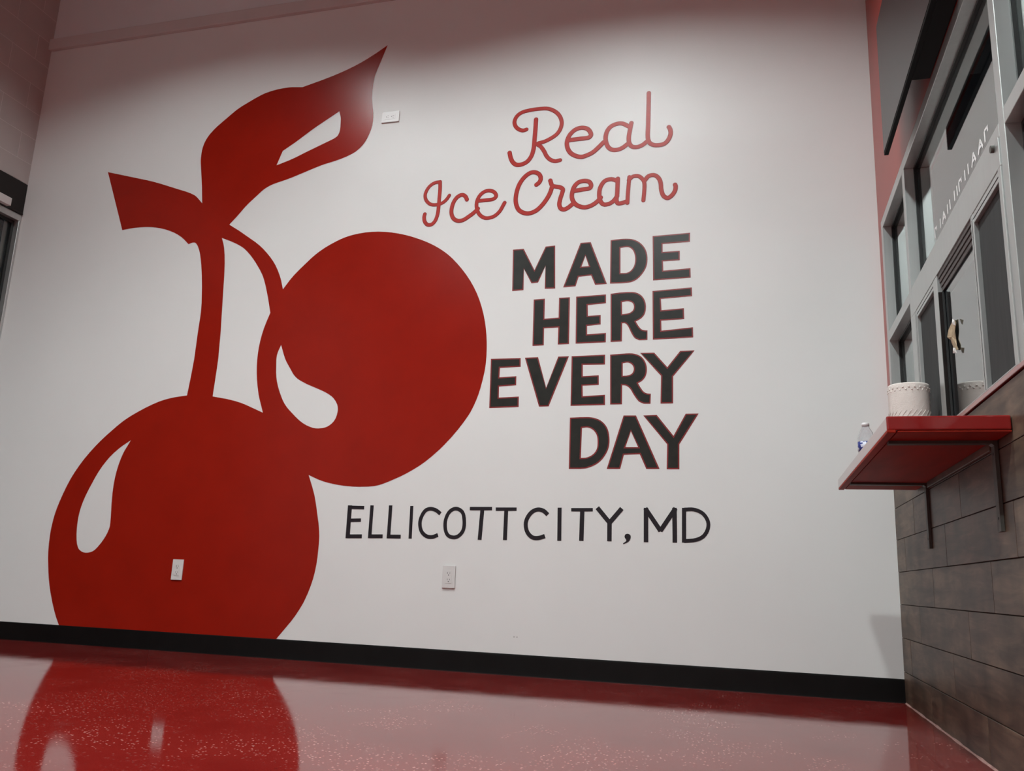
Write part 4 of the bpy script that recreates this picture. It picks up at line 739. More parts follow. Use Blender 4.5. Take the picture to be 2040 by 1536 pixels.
REAL = [
 [(0.0267,1,0,[(-1.7903,3.0524),(-1.7906,3.0377),(-1.7909,3.0231),(-1.7912,3.0084),(-1.7917,2.9938),(-1.7923,2.9781),(-1.7930,2.9625),(-1.7937,2.9468),(-1.7946,2.9312),(-1.7952,2.9156),(-1.7958,2.9000),(-1.7966,2.8844),(-1.7983,2.8690),(-1.8000,2.8579),(-1.8023,2.8468),(-1.8053,2.8359),(-1.8093,2.8256),(-1.8140,2.8165),(-1.8196,2.8076),(-1.8261,2.7995),(-1.8333,2.7924),(-1.8406,2.7874),(-1.8489,2.7833),(-1.8577,2.7802),(-1.8664,2.7779),(-1.8738,2.7768),(-1.8814,2.7765),(-1.8890,2.7772),(-1.8960,2.7790),(-1.9021,2.7819),(-1.9079,2.7860),(-1.9133,2.7909),(-1.9179,2.7962),(-1.9222,2.8026),(-1.9259,2.8096),(-1.9290,2.8170),(-1.9318,2.8244),(-1.9343,2.8327),(-1.9363,2.8412),(-1.9381,2.8498),(-1.9400,2.8583)]),(0.0243,1,0,[(-1.8450,2.9951),(-1.8503,2.9937),(-1.8557,2.9921),(-1.8610,2.9910),(-1.8661,2.9911),(-1.8741,2.9932),(-1.8820,2.9964),(-1.8896,3.0005),(-1.8965,3.0053),(-1.9020,3.0104),(-1.9070,3.0165),(-1.9112,3.0231),(-1.9146,3.0300),(-1.9168,3.0366),(-1.9183,3.0437),(-1.9188,3.0508),(-1.9182,3.0577),(-1.9162,3.0657),(-1.9131,3.0738),(-1.9090,3.0814),(-1.9040,3.0880),(-1.8978,3.0941),(-1.8907,3.0995),(-1.8829,3.1040),(-1.8748,3.1075),(-1.8636,3.1109),(-1.8519,3.1131),(-1.8400,3.1146),(-1.8282,3.1158),(-1.8134,3.1171),(-1.7986,3.1179),(-1.7837,3.1182),(-1.7689,3.1180),(-1.7560,3.1176),(-1.7430,3.1168),(-1.7303,3.1151),(-1.7181,3.1121),(-1.7067,3.1075),(-1.6956,3.1017),(-1.6851,3.0948),(-1.6754,3.0872),(-1.6678,3.0801),(-1.6608,3.0721),(-1.6547,3.0634),(-1.6494,3.0545),(-1.6453,3.0457),(-1.6421,3.0364),(-1.6397,3.0268),(-1.6384,3.0173),(-1.6382,3.0084),(-1.6390,2.9994),(-1.6407,2.9905),(-1.6432,2.9820),(-1.6469,2.9730),(-1.6515,2.9642),(-1.6569,2.9559),(-1.6630,2.9484),(-1.6702,2.9417),(-1.6783,2.9356),(-1.6869,2.9302),(-1.6956,2.9252),(-1.7055,2.9200),(-1.7157,2.9153),(-1.7262,2.9110),(-1.7367,2.9072),(-1.7483,2.9046),(-1.7610,2.9027),(-1.7720,2.9006),(-1.7783,2.8973),(-1.7769,2.8936),(-1.7708,2.8890),(-1.7630,2.8836),(-1.7567,2.8781),(-1.7506,2.8702),(-1.7450,2.8619),(-1.7398,2.8534),(-1.7347,2.8447),(-1.7313,2.8378),(-1.7282,2.8306),(-1.7251,2.8235),(-1.7214,2.8168),(-1.7167,2.8102),(-1.7116,2.8038),(-1.7060,2.7978),(-1.6999,2.7926),(-1.6931,2.7882),(-1.6859,2.7842),(-1.6782,2.7812),(-1.6705,2.7792),(-1.6635,2.7789),(-1.6563,2.7799),(-1.6490,2.7813),(-1.6418,2.7825)])],
 [(0.0267,1,0,[(-1.5940,2.9011),(-1.5780,2.9016),(-1.5620,2.9021),(-1.5460,2.9027),(-1.5301,2.9032),(-1.5177,2.9032),(-1.5052,2.9030),(-1.4929,2.9033),(-1.4812,2.9051),(-1.4768,2.9070),(-1.4727,2.9104),(-1.4695,2.9144),(-1.4677,2.9186),(-1.4676,2.9240),(-1.4689,2.9299),(-1.4711,2.9359),(-1.4738,2.9413),(-1.4771,2.9469),(-1.4810,2.9523),(-1.4855,2.9570),(-1.4905,2.9608),(-1.4981,2.9647),(-1.5064,2.9677),(-1.5149,2.9697),(-1.5234,2.9706),(-1.5317,2.9704),(-1.5401,2.9691),(-1.5484,2.9668),(-1.5560,2.9636),(-1.5639,2.9589),(-1.5713,2.9532),(-1.5781,2.9468),(-1.5843,2.9400),(-1.5891,2.9333),(-1.5934,2.9260),(-1.5970,2.9184),(-1.6000,2.9106),(-1.6022,2.9032),(-1.6038,2.8956),(-1.6047,2.8878),(-1.6049,2.8801),(-1.6043,2.8721),(-1.6030,2.8641),(-1.6010,2.8562),(-1.5984,2.8486),(-1.5951,2.8410),(-1.5911,2.8337),(-1.5865,2.8267),(-1.5813,2.8204),(-1.5748,2.8144),(-1.5677,2.8090),(-1.5600,2.8042),(-1.5522,2.8000),(-1.5443,2.7965),(-1.5361,2.7936),(-1.5278,2.7916),(-1.5194,2.7906),(-1.5113,2.7911),(-1.5032,2.7928),(-1.4951,2.7952),(-1.4871,2.7979),(-1.4788,2.8008),(-1.4706,2.8040),(-1.4626,2.8077),(-1.4551,2.8121),(-1.4467,2.8182),(-1.4387,2.8250),(-1.4310,2.8322),(-1.4234,2.8394),(-1.4163,2.8462),(-1.4094,2.8531),(-1.4026,2.8601),(-1.3957,2.8671)])],
 [(0.0263,1,0,[(-1.2529,2.9479),(-1.2628,2.9543),(-1.2726,2.9611),(-1.2826,2.9672),(-1.2930,2.9716),(-1.3017,2.9734),(-1.3109,2.9737),(-1.3201,2.9729),(-1.3290,2.9712),(-1.3376,2.9687),(-1.3461,2.9653),(-1.3540,2.9608),(-1.3609,2.9554),(-1.3672,2.9484),(-1.3727,2.9402),(-1.3772,2.9314),(-1.3805,2.9224),(-1.3829,2.9119),(-1.3843,2.9009),(-1.3845,2.8898),(-1.3838,2.8790),(-1.3821,2.8685),(-1.3794,2.8580),(-1.3757,2.8479),(-1.3712,2.8384),(-1.3673,2.8326),(-1.3624,2.8272),(-1.3568,2.8226),(-1.3509,2.8190),(-1.3444,2.8163),(-1.3374,2.8145),(-1.3301,2.8136),(-1.3229,2.8135),(-1.3149,2.8143),(-1.3067,2.8159),(-1.2988,2.8184),(-1.2913,2.8215),(-1.2830,2.8264),(-1.2752,2.8321),(-1.2676,2.8383),(-1.2598,2.8443)]),(0.0259,1,0,[(-1.2412,2.9685),(-1.2431,2.9578),(-1.2451,2.9471),(-1.2470,2.9364),(-1.2488,2.9256),(-1.2505,2.9149),(-1.2523,2.9042),(-1.2538,2.8935),(-1.2547,2.8828),(-1.2549,2.8739),(-1.2548,2.8649),(-1.2539,2.8561),(-1.2520,2.8478),(-1.2493,2.8411),(-1.2457,2.8345),(-1.2412,2.8288),(-1.2360,2.8245),(-1.2289,2.8215),(-1.2209,2.8198),(-1.2125,2.8192),(-1.2045,2.8195),(-1.1974,2.8208),(-1.1904,2.8232),(-1.1836,2.8262),(-1.1771,2.8296),(-1.1713,2.8333),(-1.1659,2.8375),(-1.1606,2.8420),(-1.1553,2.8463)])],
 [(0.0257,1,0,[(-1.1457,3.1421),(-1.1460,3.1179),(-1.1462,3.0937),(-1.1465,3.0695),(-1.1468,3.0453),(-1.1473,3.0192),(-1.1477,2.9931),(-1.1482,2.9669),(-1.1487,2.9408),(-1.1493,2.9235),(-1.1500,2.9061),(-1.1504,2.8888),(-1.1499,2.8716),(-1.1491,2.8636),(-1.1476,2.8555),(-1.1453,2.8477),(-1.1420,2.8406),(-1.1382,2.8355),(-1.1335,2.8310),(-1.1281,2.8271),(-1.1224,2.8240),(-1.1160,2.8215),(-1.1092,2.8199),(-1.1022,2.8189),(-1.0952,2.8186),(-1.0863,2.8186),(-1.0772,2.8192),(-1.0684,2.8207),(-1.0604,2.8235),(-1.0536,2.8278),(-1.0474,2.8335),(-1.0419,2.8400),(-1.0372,2.8468),(-1.0331,2.8545),(-1.0298,2.8627),(-1.0273,2.8713),(-1.0256,2.8798),(-1.0252,2.8863),(-1.0256,2.8929),(-1.0266,2.8995),(-1.0279,2.9059),(-1.0292,2.9099),(-1.0310,2.9137),(-1.0330,2.9175),(-1.0349,2.9213)])],
]
ICE_CREAM = [
 [(0.0232,1,0,[(-2.3555,2.7143),(-2.3548,2.7034),(-2.3540,2.6925),(-2.3533,2.6816),(-2.3529,2.6707),(-2.3529,2.6573),(-2.3532,2.6438),(-2.3536,2.6304),(-2.3540,2.6169),(-2.3542,2.6036),(-2.3543,2.5902),(-2.3546,2.5768),(-2.3551,2.5634),(-2.3555,2.5501),(-2.3561,2.5367),(-2.3570,2.5234),(-2.3588,2.5103),(-2.3608,2.5002),(-2.3635,2.4902),(-2.3669,2.4805),(-2.3713,2.4714),(-2.3753,2.4652),(-2.3803,2.4594),(-2.3859,2.4544),(-2.3919,2.4508),(-2.3978,2.4490),(-2.4043,2.4484),(-2.4109,2.4491),(-2.4166,2.4509),(-2.4223,2.4546),(-2.4275,2.4597),(-2.4320,2.4657),(-2.4356,2.4718),(-2.4381,2.4781),(-2.4396,2.4850),(-2.4405,2.4920),(-2.4410,2.4989),(-2.4407,2.5038),(-2.4399,2.5086),(-2.4388,2.5135),(-2.4378,2.5183)]),(0.0217,1,0,[(-2.3555,2.7143),(-2.3634,2.7139),(-2.3712,2.7138),(-2.3790,2.7132),(-2.3864,2.7116),(-2.3945,2.7085),(-2.4024,2.7046),(-2.4098,2.6998),(-2.4164,2.6944),(-2.4225,2.6879),(-2.4280,2.6805),(-2.4328,2.6726),(-2.4368,2.6645),(-2.4397,2.6571),(-2.4420,2.6493),(-2.4434,2.6413),(-2.4436,2.6335),(-2.4425,2.6251),(-2.4402,2.6166),(-2.4369,2.6085),(-2.4326,2.6011),(-2.4268,2.5938),(-2.4200,2.5869),(-2.4124,2.5810),(-2.4044,2.5764),(-2.3961,2.5735),(-2.3871,2.5720),(-2.3779,2.5715),(-2.3688,2.5717),(-2.3599,2.5724),(-2.3510,2.5739),(-2.3423,2.5763),(-2.3341,2.5795),(-2.3272,2.5835),(-2.3207,2.5884),(-2.3146,2.5939),(-2.3090,2.5997),(-2.3045,2.6052),(-2.3005,2.6112),(-2.2967,2.6173),(-2.2928,2.6234)])],
 [(0.0249,1,0,[(-2.1838,2.5883),(-2.1860,2.5934),(-2.1880,2.5986),(-2.1904,2.6035),(-2.1935,2.6078),(-2.1979,2.6120),(-2.2031,2.6159),(-2.2086,2.6188),(-2.2141,2.6202),(-2.2206,2.6199),(-2.2274,2.6181),(-2.2339,2.6153),(-2.2397,2.6117),(-2.2458,2.6066),(-2.2512,2.6005),(-2.2561,2.5937),(-2.2601,2.5867),(-2.2644,2.5775),(-2.2679,2.5678),(-2.2707,2.5578),(-2.2727,2.5478),(-2.2740,2.5379),(-2.2746,2.5278),(-2.2743,2.5177),(-2.2730,2.5080),(-2.2707,2.4994),(-2.2675,2.4909),(-2.2632,2.4829),(-2.2581,2.4759),(-2.2525,2.4708),(-2.2458,2.4664),(-2.2386,2.4630),(-2.2312,2.4607),(-2.2239,2.4596),(-2.2161,2.4597),(-2.2084,2.4608),(-2.2011,2.4628),(-2.1924,2.4665),(-2.1840,2.4713),(-2.1758,2.4767),(-2.1678,2.4821),(-2.1592,2.4877),(-2.1509,2.4935),(-2.1426,2.4995),(-2.1347,2.5058),(-2.1293,2.5106),(-2.1242,2.5157),(-2.1193,2.5210),(-2.1143,2.5262)])],
 [(0.0230,1,0,[(-2.1167,2.5739),(-2.1049,2.5742),(-2.0932,2.5745),(-2.0814,2.5748),(-2.0697,2.5752),(-2.0589,2.5754),(-2.0480,2.5754),(-2.0374,2.5760),(-2.0272,2.5778),(-2.0217,2.5801),(-2.0162,2.5835),(-2.0118,2.5876),(-2.0092,2.5921),(-2.0088,2.5975),(-2.0103,2.6036),(-2.0129,2.6096),(-2.0162,2.6147),(-2.0206,2.6195),(-2.0260,2.6238),(-2.0320,2.6273),(-2.0381,2.6299),(-2.0454,2.6319),(-2.0531,2.6331),(-2.0608,2.6334),(-2.0682,2.6325),(-2.0760,2.6302),(-2.0837,2.6268),(-2.0910,2.6224),(-2.0974,2.6173),(-2.1035,2.6110),(-2.1089,2.6038),(-2.1136,2.5961),(-2.1174,2.5881),(-2.1203,2.5798),(-2.1225,2.5711),(-2.1237,2.5622),(-2.1242,2.5534),(-2.1239,2.5443),(-2.1228,2.5352),(-2.1208,2.5263),(-2.1181,2.5177),(-2.1146,2.5091),(-2.1103,2.5006),(-2.1053,2.4926),(-2.0994,2.4855),(-2.0927,2.4793),(-2.0851,2.4737),(-2.0770,2.4690),(-2.0686,2.4657),(-2.0605,2.4640),(-2.0518,2.4637),(-2.0431,2.4643),(-2.0347,2.4657),(-2.0271,2.4676),(-2.0196,2.4705),(-2.0124,2.4740),(-2.0057,2.4782),(-1.9989,2.4834),(-1.9926,2.4893),(-1.9868,2.4957),(-1.9814,2.5024),(-1.9770,2.5093),(-1.9731,2.5166),(-1.9695,2.5241),(-1.9659,2.5316),(-1.9635,2.5362),(-1.9612,2.5408),(-1.9589,2.5454),(-1.9566,2.5501)])],
 [(0.0262,1,0,[(-1.7738,2.6443),(-1.7695,2.6475),(-1.7651,2.6506),(-1.7610,2.6539),(-1.7577,2.6577),(-1.7547,2.6626),(-1.7522,2.6679),(-1.7506,2.6734),(-1.7501,2.6789),(-1.7508,2.6860),(-1.7527,2.6932),(-1.7555,2.7001),(-1.7593,2.7060),(-1.7645,2.7112),(-1.7708,2.7156),(-1.7777,2.7192),(-1.7848,2.7216),(-1.7919,2.7228),(-1.7995,2.7229),(-1.8070,2.7220),(-1.8139,2.7199),(-1.8228,2.7155),(-1.8313,2.7100),(-1.8393,2.7035),(-1.8465,2.6965),(-1.8546,2.6871),(-1.8620,2.6769),(-1.8686,2.6662),(-1.8743,2.6551),(-1.8793,2.6428),(-1.8833,2.6300),(-1.8866,2.6169),(-1.8890,2.6038),(-1.8908,2.5908),(-1.8919,2.5777),(-1.8921,2.5645),(-1.8911,2.5516),(-1.8892,2.5400),(-1.8861,2.5285),(-1.8820,2.5173),(-1.8768,2.5070),(-1.8718,2.4999),(-1.8655,2.4935),(-1.8584,2.4879),(-1.8509,2.4833),(-1.8421,2.4792),(-1.8326,2.4760),(-1.8229,2.4740),(-1.8133,2.4734),(-1.8028,2.4746),(-1.7923,2.4772),(-1.7821,2.4810),(-1.7725,2.4857),(-1.7637,2.4913),(-1.7555,2.4981),(-1.7478,2.5055),(-1.7405,2.5132),(-1.7330,2.5218),(-1.7259,2.5308),(-1.7192,2.5402),(-1.7129,2.5497),(-1.7075,2.5587),(-1.7024,2.5679),(-1.6977,2.5773),(-1.6936,2.5869),(-1.6903,2.5962),(-1.6875,2.6057),(-1.6850,2.6154),(-1.6824,2.6249)])],
 [(0.0258,1,0,[(-1.6942,2.6625),(-1.6917,2.6542),(-1.6894,2.6458),(-1.6866,2.6378),(-1.6826,2.6310),(-1.6785,2.6279),(-1.6733,2.6259),(-1.6675,2.6245),(-1.6619,2.6231),(-1.6556,2.6215),(-1.6493,2.6203),(-1.6430,2.6188),(-1.6372,2.6166),(-1.6322,2.6138),(-1.6272,2.6104),(-1.6231,2.6065),(-1.6205,2.6022),(-1.6199,2.5974),(-1.6208,2.5920),(-1.6224,2.5864),(-1.6240,2.5809),(-1.6263,2.5725),(-1.6289,2.5642),(-1.6315,2.5558),(-1.6336,2.5473),(-1.6355,2.5389),(-1.6371,2.5304),(-1.6383,2.5218),(-1.6383,2.5134),(-1.6375,2.5068),(-1.6357,2.5001),(-1.6331,2.4939),(-1.6295,2.4888),(-1.6254,2.4854),(-1.6202,2.4829),(-1.6145,2.4814),(-1.6091,2.4811),(-1.6030,2.4824),(-1.5968,2.4850),(-1.5908,2.4884),(-1.5851,2.4920),(-1.5789,2.4964),(-1.5730,2.5013),(-1.5673,2.5064),(-1.5614,2.5114)])],
 [(0.0258,1,0,[(-1.5592,2.5874),(-1.5462,2.5886),(-1.5331,2.5897),(-1.5200,2.5909),(-1.5070,2.5922),(-1.4966,2.5929),(-1.4860,2.5934),(-1.4759,2.5946),(-1.4670,2.5973),(-1.4640,2.6001),(-1.4619,2.6044),(-1.4609,2.6093),(-1.4609,2.6139),(-1.4622,2.6195),(-1.4645,2.6253),(-1.4677,2.6305),(-1.4717,2.6346),(-1.4779,2.6382),(-1.4850,2.6407),(-1.4926,2.6424),(-1.5000,2.6432),(-1.5082,2.6432),(-1.5166,2.6423),(-1.5247,2.6404),(-1.5322,2.6374),(-1.5391,2.6330),(-1.5455,2.6272),(-1.5512,2.6207),(-1.5558,2.6137),(-1.5600,2.6050),(-1.5631,2.5955),(-1.5654,2.5858),(-1.5670,2.5760),(-1.5680,2.5674),(-1.5683,2.5587),(-1.5678,2.5500),(-1.5662,2.5417),(-1.5634,2.5333),(-1.5595,2.5251),(-1.5548,2.5173),(-1.5493,2.5104),(-1.5432,2.5045),(-1.5361,2.4993),(-1.5286,2.4948),(-1.5208,2.4910),(-1.5131,2.4881),(-1.5050,2.4858),(-1.4968,2.4844),(-1.4886,2.4842),(-1.4796,2.4852),(-1.4705,2.4874),(-1.4615,2.4904),(-1.4530,2.4940),(-1.4457,2.4978),(-1.4386,2.5024),(-1.4319,2.5075),(-1.4255,2.5129),(-1.4203,2.5180),(-1.4155,2.5236),(-1.4108,2.5293),(-1.4061,2.5350)])],
 [(0.0254,1,0,[(-1.3166,2.6265),(-1.3245,2.6303),(-1.3323,2.6344),(-1.3403,2.6378),(-1.3483,2.6397),(-1.3574,2.6399),(-1.3669,2.6389),(-1.3760,2.6365),(-1.3839,2.6326),(-1.3911,2.6264),(-1.3975,2.6185),(-1.4028,2.6096),(-1.4072,2.6006),(-1.4104,2.5916),(-1.4126,2.5822),(-1.4139,2.5725),(-1.4145,2.5629),(-1.4146,2.5520),(-1.4141,2.5410),(-1.4126,2.5302),(-1.4098,2.5200),(-1.4064,2.5121),(-1.4017,2.5043),(-1.3960,2.4976),(-1.3896,2.4930),(-1.3825,2.4911),(-1.3743,2.4912),(-1.3659,2.4926),(-1.3581,2.4946),(-1.3517,2.4972),(-1.3456,2.5007),(-1.3399,2.5049),(-1.3347,2.5095),(-1.3293,2.5155),(-1.3246,2.5221),(-1.3201,2.5290),(-1.3154,2.5357)]),(0.0253,1,0,[(-1.3128,2.6390),(-1.3130,2.6284),(-1.3133,2.6178),(-1.3135,2.6072),(-1.3138,2.5965),(-1.3142,2.5839),(-1.3145,2.5712),(-1.3149,2.5585),(-1.3155,2.5459),(-1.3165,2.5375),(-1.3179,2.5290),(-1.3190,2.5207),(-1.3190,2.5124),(-1.3182,2.5070),(-1.3166,2.5015),(-1.3142,2.4966),(-1.3110,2.4933),(-1.3060,2.4916),(-1.3000,2.4914),(-1.2936,2.4921),(-1.2875,2.4930),(-1.2810,2.4944),(-1.2746,2.4965),(-1.2682,2.4988),(-1.2619,2.5009)])],
 [(0.0228,1,0,[(-1.2492,2.6434),(-1.2503,2.6303),(-1.2513,2.6173),(-1.2524,2.6042),(-1.2534,2.5912),(-1.2543,2.5786),(-1.2552,2.5660),(-1.2561,2.5534),(-1.2568,2.5409),(-1.2574,2.5283),(-1.2578,2.5157),(-1.2582,2.5032),(-1.2586,2.4906)]),(0.0228,1,0,[(-1.2522,2.6250),(-1.2469,2.6302),(-1.2418,2.6358),(-1.2364,2.6408),(-1.2305,2.6442),(-1.2230,2.6460),(-1.2149,2.6464),(-1.2067,2.6457),(-1.1993,2.6439),(-1.1937,2.6410),(-1.1886,2.6368),(-1.1839,2.6319),(-1.1797,2.6268),(-1.1759,2.6218),(-1.1724,2.6164),(-1.1696,2.6106),(-1.1680,2.6047),(-1.1666,2.5913),(-1.1665,2.5776),(-1.1670,2.5637),(-1.1676,2.5500),(-1.1684,2.5371),(-1.1695,2.5242),(-1.1708,2.5113),(-1.1720,2.4985)]),(0.0249,1,0,[(-1.1665,2.6130),(-1.1613,2.6199),(-1.1564,2.6273),(-1.1511,2.6339),(-1.1449,2.6388),(-1.1379,2.6417),(-1.1298,2.6431),(-1.1216,2.6432),(-1.1140,2.6419),(-1.1075,2.6389),(-1.1012,2.6344),(-1.0956,2.6288),(-1.0909,2.6229),(-1.0869,2.6160),(-1.0837,2.6084),(-1.0812,2.6005),(-1.0793,2.5925),(-1.0779,2.5821),(-1.0773,2.5714),(-1.0768,2.5608),(-1.0755,2.5503),(-1.0736,2.5413),(-1.0713,2.5323),(-1.0682,2.5236),(-1.0640,2.5160),(-1.0594,2.5108),(-1.0536,2.5062),(-1.0472,2.5029),(-1.0411,2.5016),(-1.0352,2.5031),(-1.0292,2.5066),(-1.0235,2.5114),(-1.0184,2.5163),(-1.0137,2.5215),(-1.0096,2.5273),(-1.0061,2.5335),(-1.0032,2.5399),(-1.0013,2.5458),(-1.0002,2.5520),(-0.9996,2.5583),(-0.9993,2.5645),(-0.9996,2.5673),(-1.0004,2.5700),(-1.0014,2.5728),(-1.0023,2.5756)])],
]
CITY = [
 [(0.0248,0,0,[(-2.7640,0.8279),(-2.7631,0.6502)]),(0.0188,0,0,[(-2.7723,0.8173),(-2.6782,0.8167)]),(0.0187,0,0,[(-2.7637,0.7465),(-2.6919,0.7490)]),(0.0206,0,0,[(-2.7720,0.6603),(-2.6789,0.6627)])],
 [(0.0205,0,0,[(-2.6327,0.8300),(-2.6329,0.6536)]),(0.0204,0,0,[(-2.6428,0.6636),(-2.5576,0.6657)])],
 [(0.0204,0,0,[(-2.5234,0.8317),(-2.5234,0.6564)]),(0.0203,0,0,[(-2.5341,0.6653),(-2.4532,0.6664)])],
 [(0.0182,0,0,[(-2.4009,0.8306),(-2.3987,0.6576)])],
 [(0.0203,0,0,[(-2.2353,0.7917),(-2.2420,0.7967),(-2.2486,0.8019),(-2.2554,0.8067),(-2.2625,0.8105),(-2.2705,0.8134),(-2.2789,0.8156),(-2.2873,0.8169),(-2.2956,0.8170),(-2.3027,0.8160),(-2.3099,0.8138),(-2.3166,0.8106),(-2.3223,0.8064),(-2.3284,0.7994),(-2.3338,0.7912),(-2.3382,0.7824),(-2.3420,0.7734),(-2.3449,0.7648),(-2.3470,0.7558),(-2.3483,0.7467),(-2.3483,0.7378),(-2.3471,0.7273),(-2.3449,0.7168),(-2.3415,0.7067),(-2.3369,0.6975),(-2.3312,0.6901),(-2.3242,0.6834),(-2.3163,0.6776),(-2.3080,0.6731),(-2.3004,0.6704),(-2.2920,0.6688),(-2.2835,0.6684),(-2.2753,0.6689),(-2.2669,0.6707),(-2.2588,0.6738),(-2.2507,0.6774),(-2.2425,0.6807)])],
 [(0.0199,0,1,[(-2.1497,0.8205),(-2.1400,0.8190),(-2.1299,0.8153),(-2.1206,0.8098),(-2.1134,0.8030),(-2.1078,0.7934),(-2.1041,0.7821),(-2.1018,0.7700),(-2.1003,0.7581),(-2.0993,0.7460),(-2.0992,0.7337),(-2.1003,0.7215),(-2.1030,0.7101),(-2.1067,0.7015),(-2.1121,0.6933),(-2.1186,0.6859),(-2.1257,0.6797),(-2.1322,0.6756),(-2.1396,0.6725),(-2.1474,0.6705),(-2.1550,0.6700),(-2.1636,0.6708),(-2.1726,0.6729),(-2.1809,0.6763),(-2.1877,0.6811),(-2.1935,0.6882),(-2.1981,0.6969),(-2.2015,0.7063),(-2.2037,0.7158),(-2.2054,0.7277),(-2.2060,0.7400),(-2.2054,0.7522),(-2.2034,0.7640),(-2.2002,0.7750),(-2.1958,0.7859),(-2.1901,0.7961),(-2.1832,0.8048),(-2.1761,0.8109),(-2.1676,0.8159),(-2.1585,0.8194)])],
 [(0.0180,0,0,[(-2.0728,0.8218),(-1.9504,0.8239)]),(0.0217,0,0,[(-2.0031,0.8260),(-2.0107,0.6608)])],
 [(0.0178,0,0,[(-1.9304,0.8213),(-1.8171,0.8232)]),(0.0215,0,0,[(-1.8732,0.8262),(-1.8735,0.6635)])],
 [(0.0216,0,0,[(-1.6507,0.7977),(-1.6565,0.8031),(-1.6622,0.8087),(-1.6682,0.8138),(-1.6746,0.8178),(-1.6819,0.8206),(-1.6897,0.8226),(-1.6977,0.8235),(-1.7053,0.8232),(-1.7133,0.8215),(-1.7212,0.8185),(-1.7288,0.8146),(-1.7355,0.8099),(-1.7422,0.8035),(-1.7482,0.7962),(-1.7535,0.7882),(-1.7579,0.7799),(-1.7613,0.7717),(-1.7639,0.7630),(-1.7655,0.7542),(-1.7658,0.7454),(-1.7649,0.7354),(-1.7628,0.7253),(-1.7596,0.7155),(-1.7552,0.7065),(-1.7499,0.6988),(-1.7432,0.6917),(-1.7358,0.6855),(-1.7278,0.6809),(-1.7203,0.6786),(-1.7121,0.6778),(-1.7036,0.6780),(-1.6954,0.6788),(-1.6870,0.6806),(-1.6788,0.6833),(-1.6706,0.6864),(-1.6624,0.6894)])],
 [(0.0212,0,0,[(-1.5893,0.8350),(-1.5866,0.6672)])],
 [(0.0174,0,0,[(-1.5289,0.8253),(-1.4170,0.8272)]),(0.0229,0,0,[(-1.4713,0.8292),(-1.4728,0.6702)])],
 [(0.0229,0,0,[(-1.3946,0.8382),(-1.3289,0.7616)]),(0.0229,0,0,[(-1.2698,0.8365),(-1.3327,0.7615)]),(0.0227,0,0,[(-1.3310,0.7721),(-1.3304,0.6721)])],
 [(0.0225,0,0,[(-1.1488,0.8414),(-1.1479,0.6724)]),(0.0225,0,0,[(-1.1526,0.8394),(-1.0765,0.7285)]),(0.0225,0,0,[(-1.0033,0.8420),(-1.0783,0.7285)]),(0.0223,0,0,[(-1.0089,0.8438),(-1.0073,0.6743)])],
 [(0.0204,0,0,[(-0.9621,0.8445),(-0.9629,0.6755)]),(0.0185,0,0,[(-0.9622,0.8361),(-0.9500,0.8367),(-0.9378,0.8377),(-0.9257,0.8381),(-0.9139,0.8369),(-0.9029,0.8342),(-0.8919,0.8303),(-0.8816,0.8252),(-0.8725,0.8189),(-0.8647,0.8113),(-0.8578,0.8022),(-0.8522,0.7923),(-0.8481,0.7821),(-0.8461,0.7732),(-0.8456,0.7637),(-0.8465,0.7541),(-0.8484,0.7450),(-0.8518,0.7354),(-0.8565,0.7259),(-0.8622,0.7170),(-0.8689,0.7094),(-0.8768,0.7030),(-0.8860,0.6976),(-0.8957,0.6933),(-0.9057,0.6900),(-0.9196,0.6870),(-0.9339,0.6854),(-0.9484,0.6843),(-0.9628,0.6829)])],
]
COMMA = [(-1.2547,0.6949),(-1.2548,0.6982),(-1.2541,0.7016),(-1.2528,0.7048),(-1.2510,0.7073),(-1.2485,0.7092),(-1.2453,0.7105),(-1.2418,0.7113),(-1.2386,0.7114),(-1.2351,0.7107),(-1.2316,0.7094),(-1.2284,0.7075),(-1.2261,0.7051),(-1.2246,0.7021),(-1.2237,0.6984),(-1.2236,0.6946),(-1.2240,0.6910),(-1.2254,0.6864),(-1.2275,0.6817),(-1.2302,0.6774),(-1.2334,0.6738),(-1.2394,0.6694),(-1.2461,0.6658),(-1.2532,0.6624),(-1.2600,0.6589),(-1.2620,0.6636),(-1.2574,0.6669),(-1.2524,0.6701),(-1.2482,0.6735),(-1.2459,0.6772),(-1.2466,0.6813),(-1.2494,0.6857),(-1.2527,0.6903)]

mural = empty('cherry_mural', (-3.6, 0, 0))
tag(mural, 'huge red mural of two cherries with stem and leaf painted on white wall', 'mural')
for i, (nm, loops) in enumerate(MURAL):
    flat_shape(nm, loops, MURAL_RED, mural, -0.0008 - 0.00004 * i, 0.0)

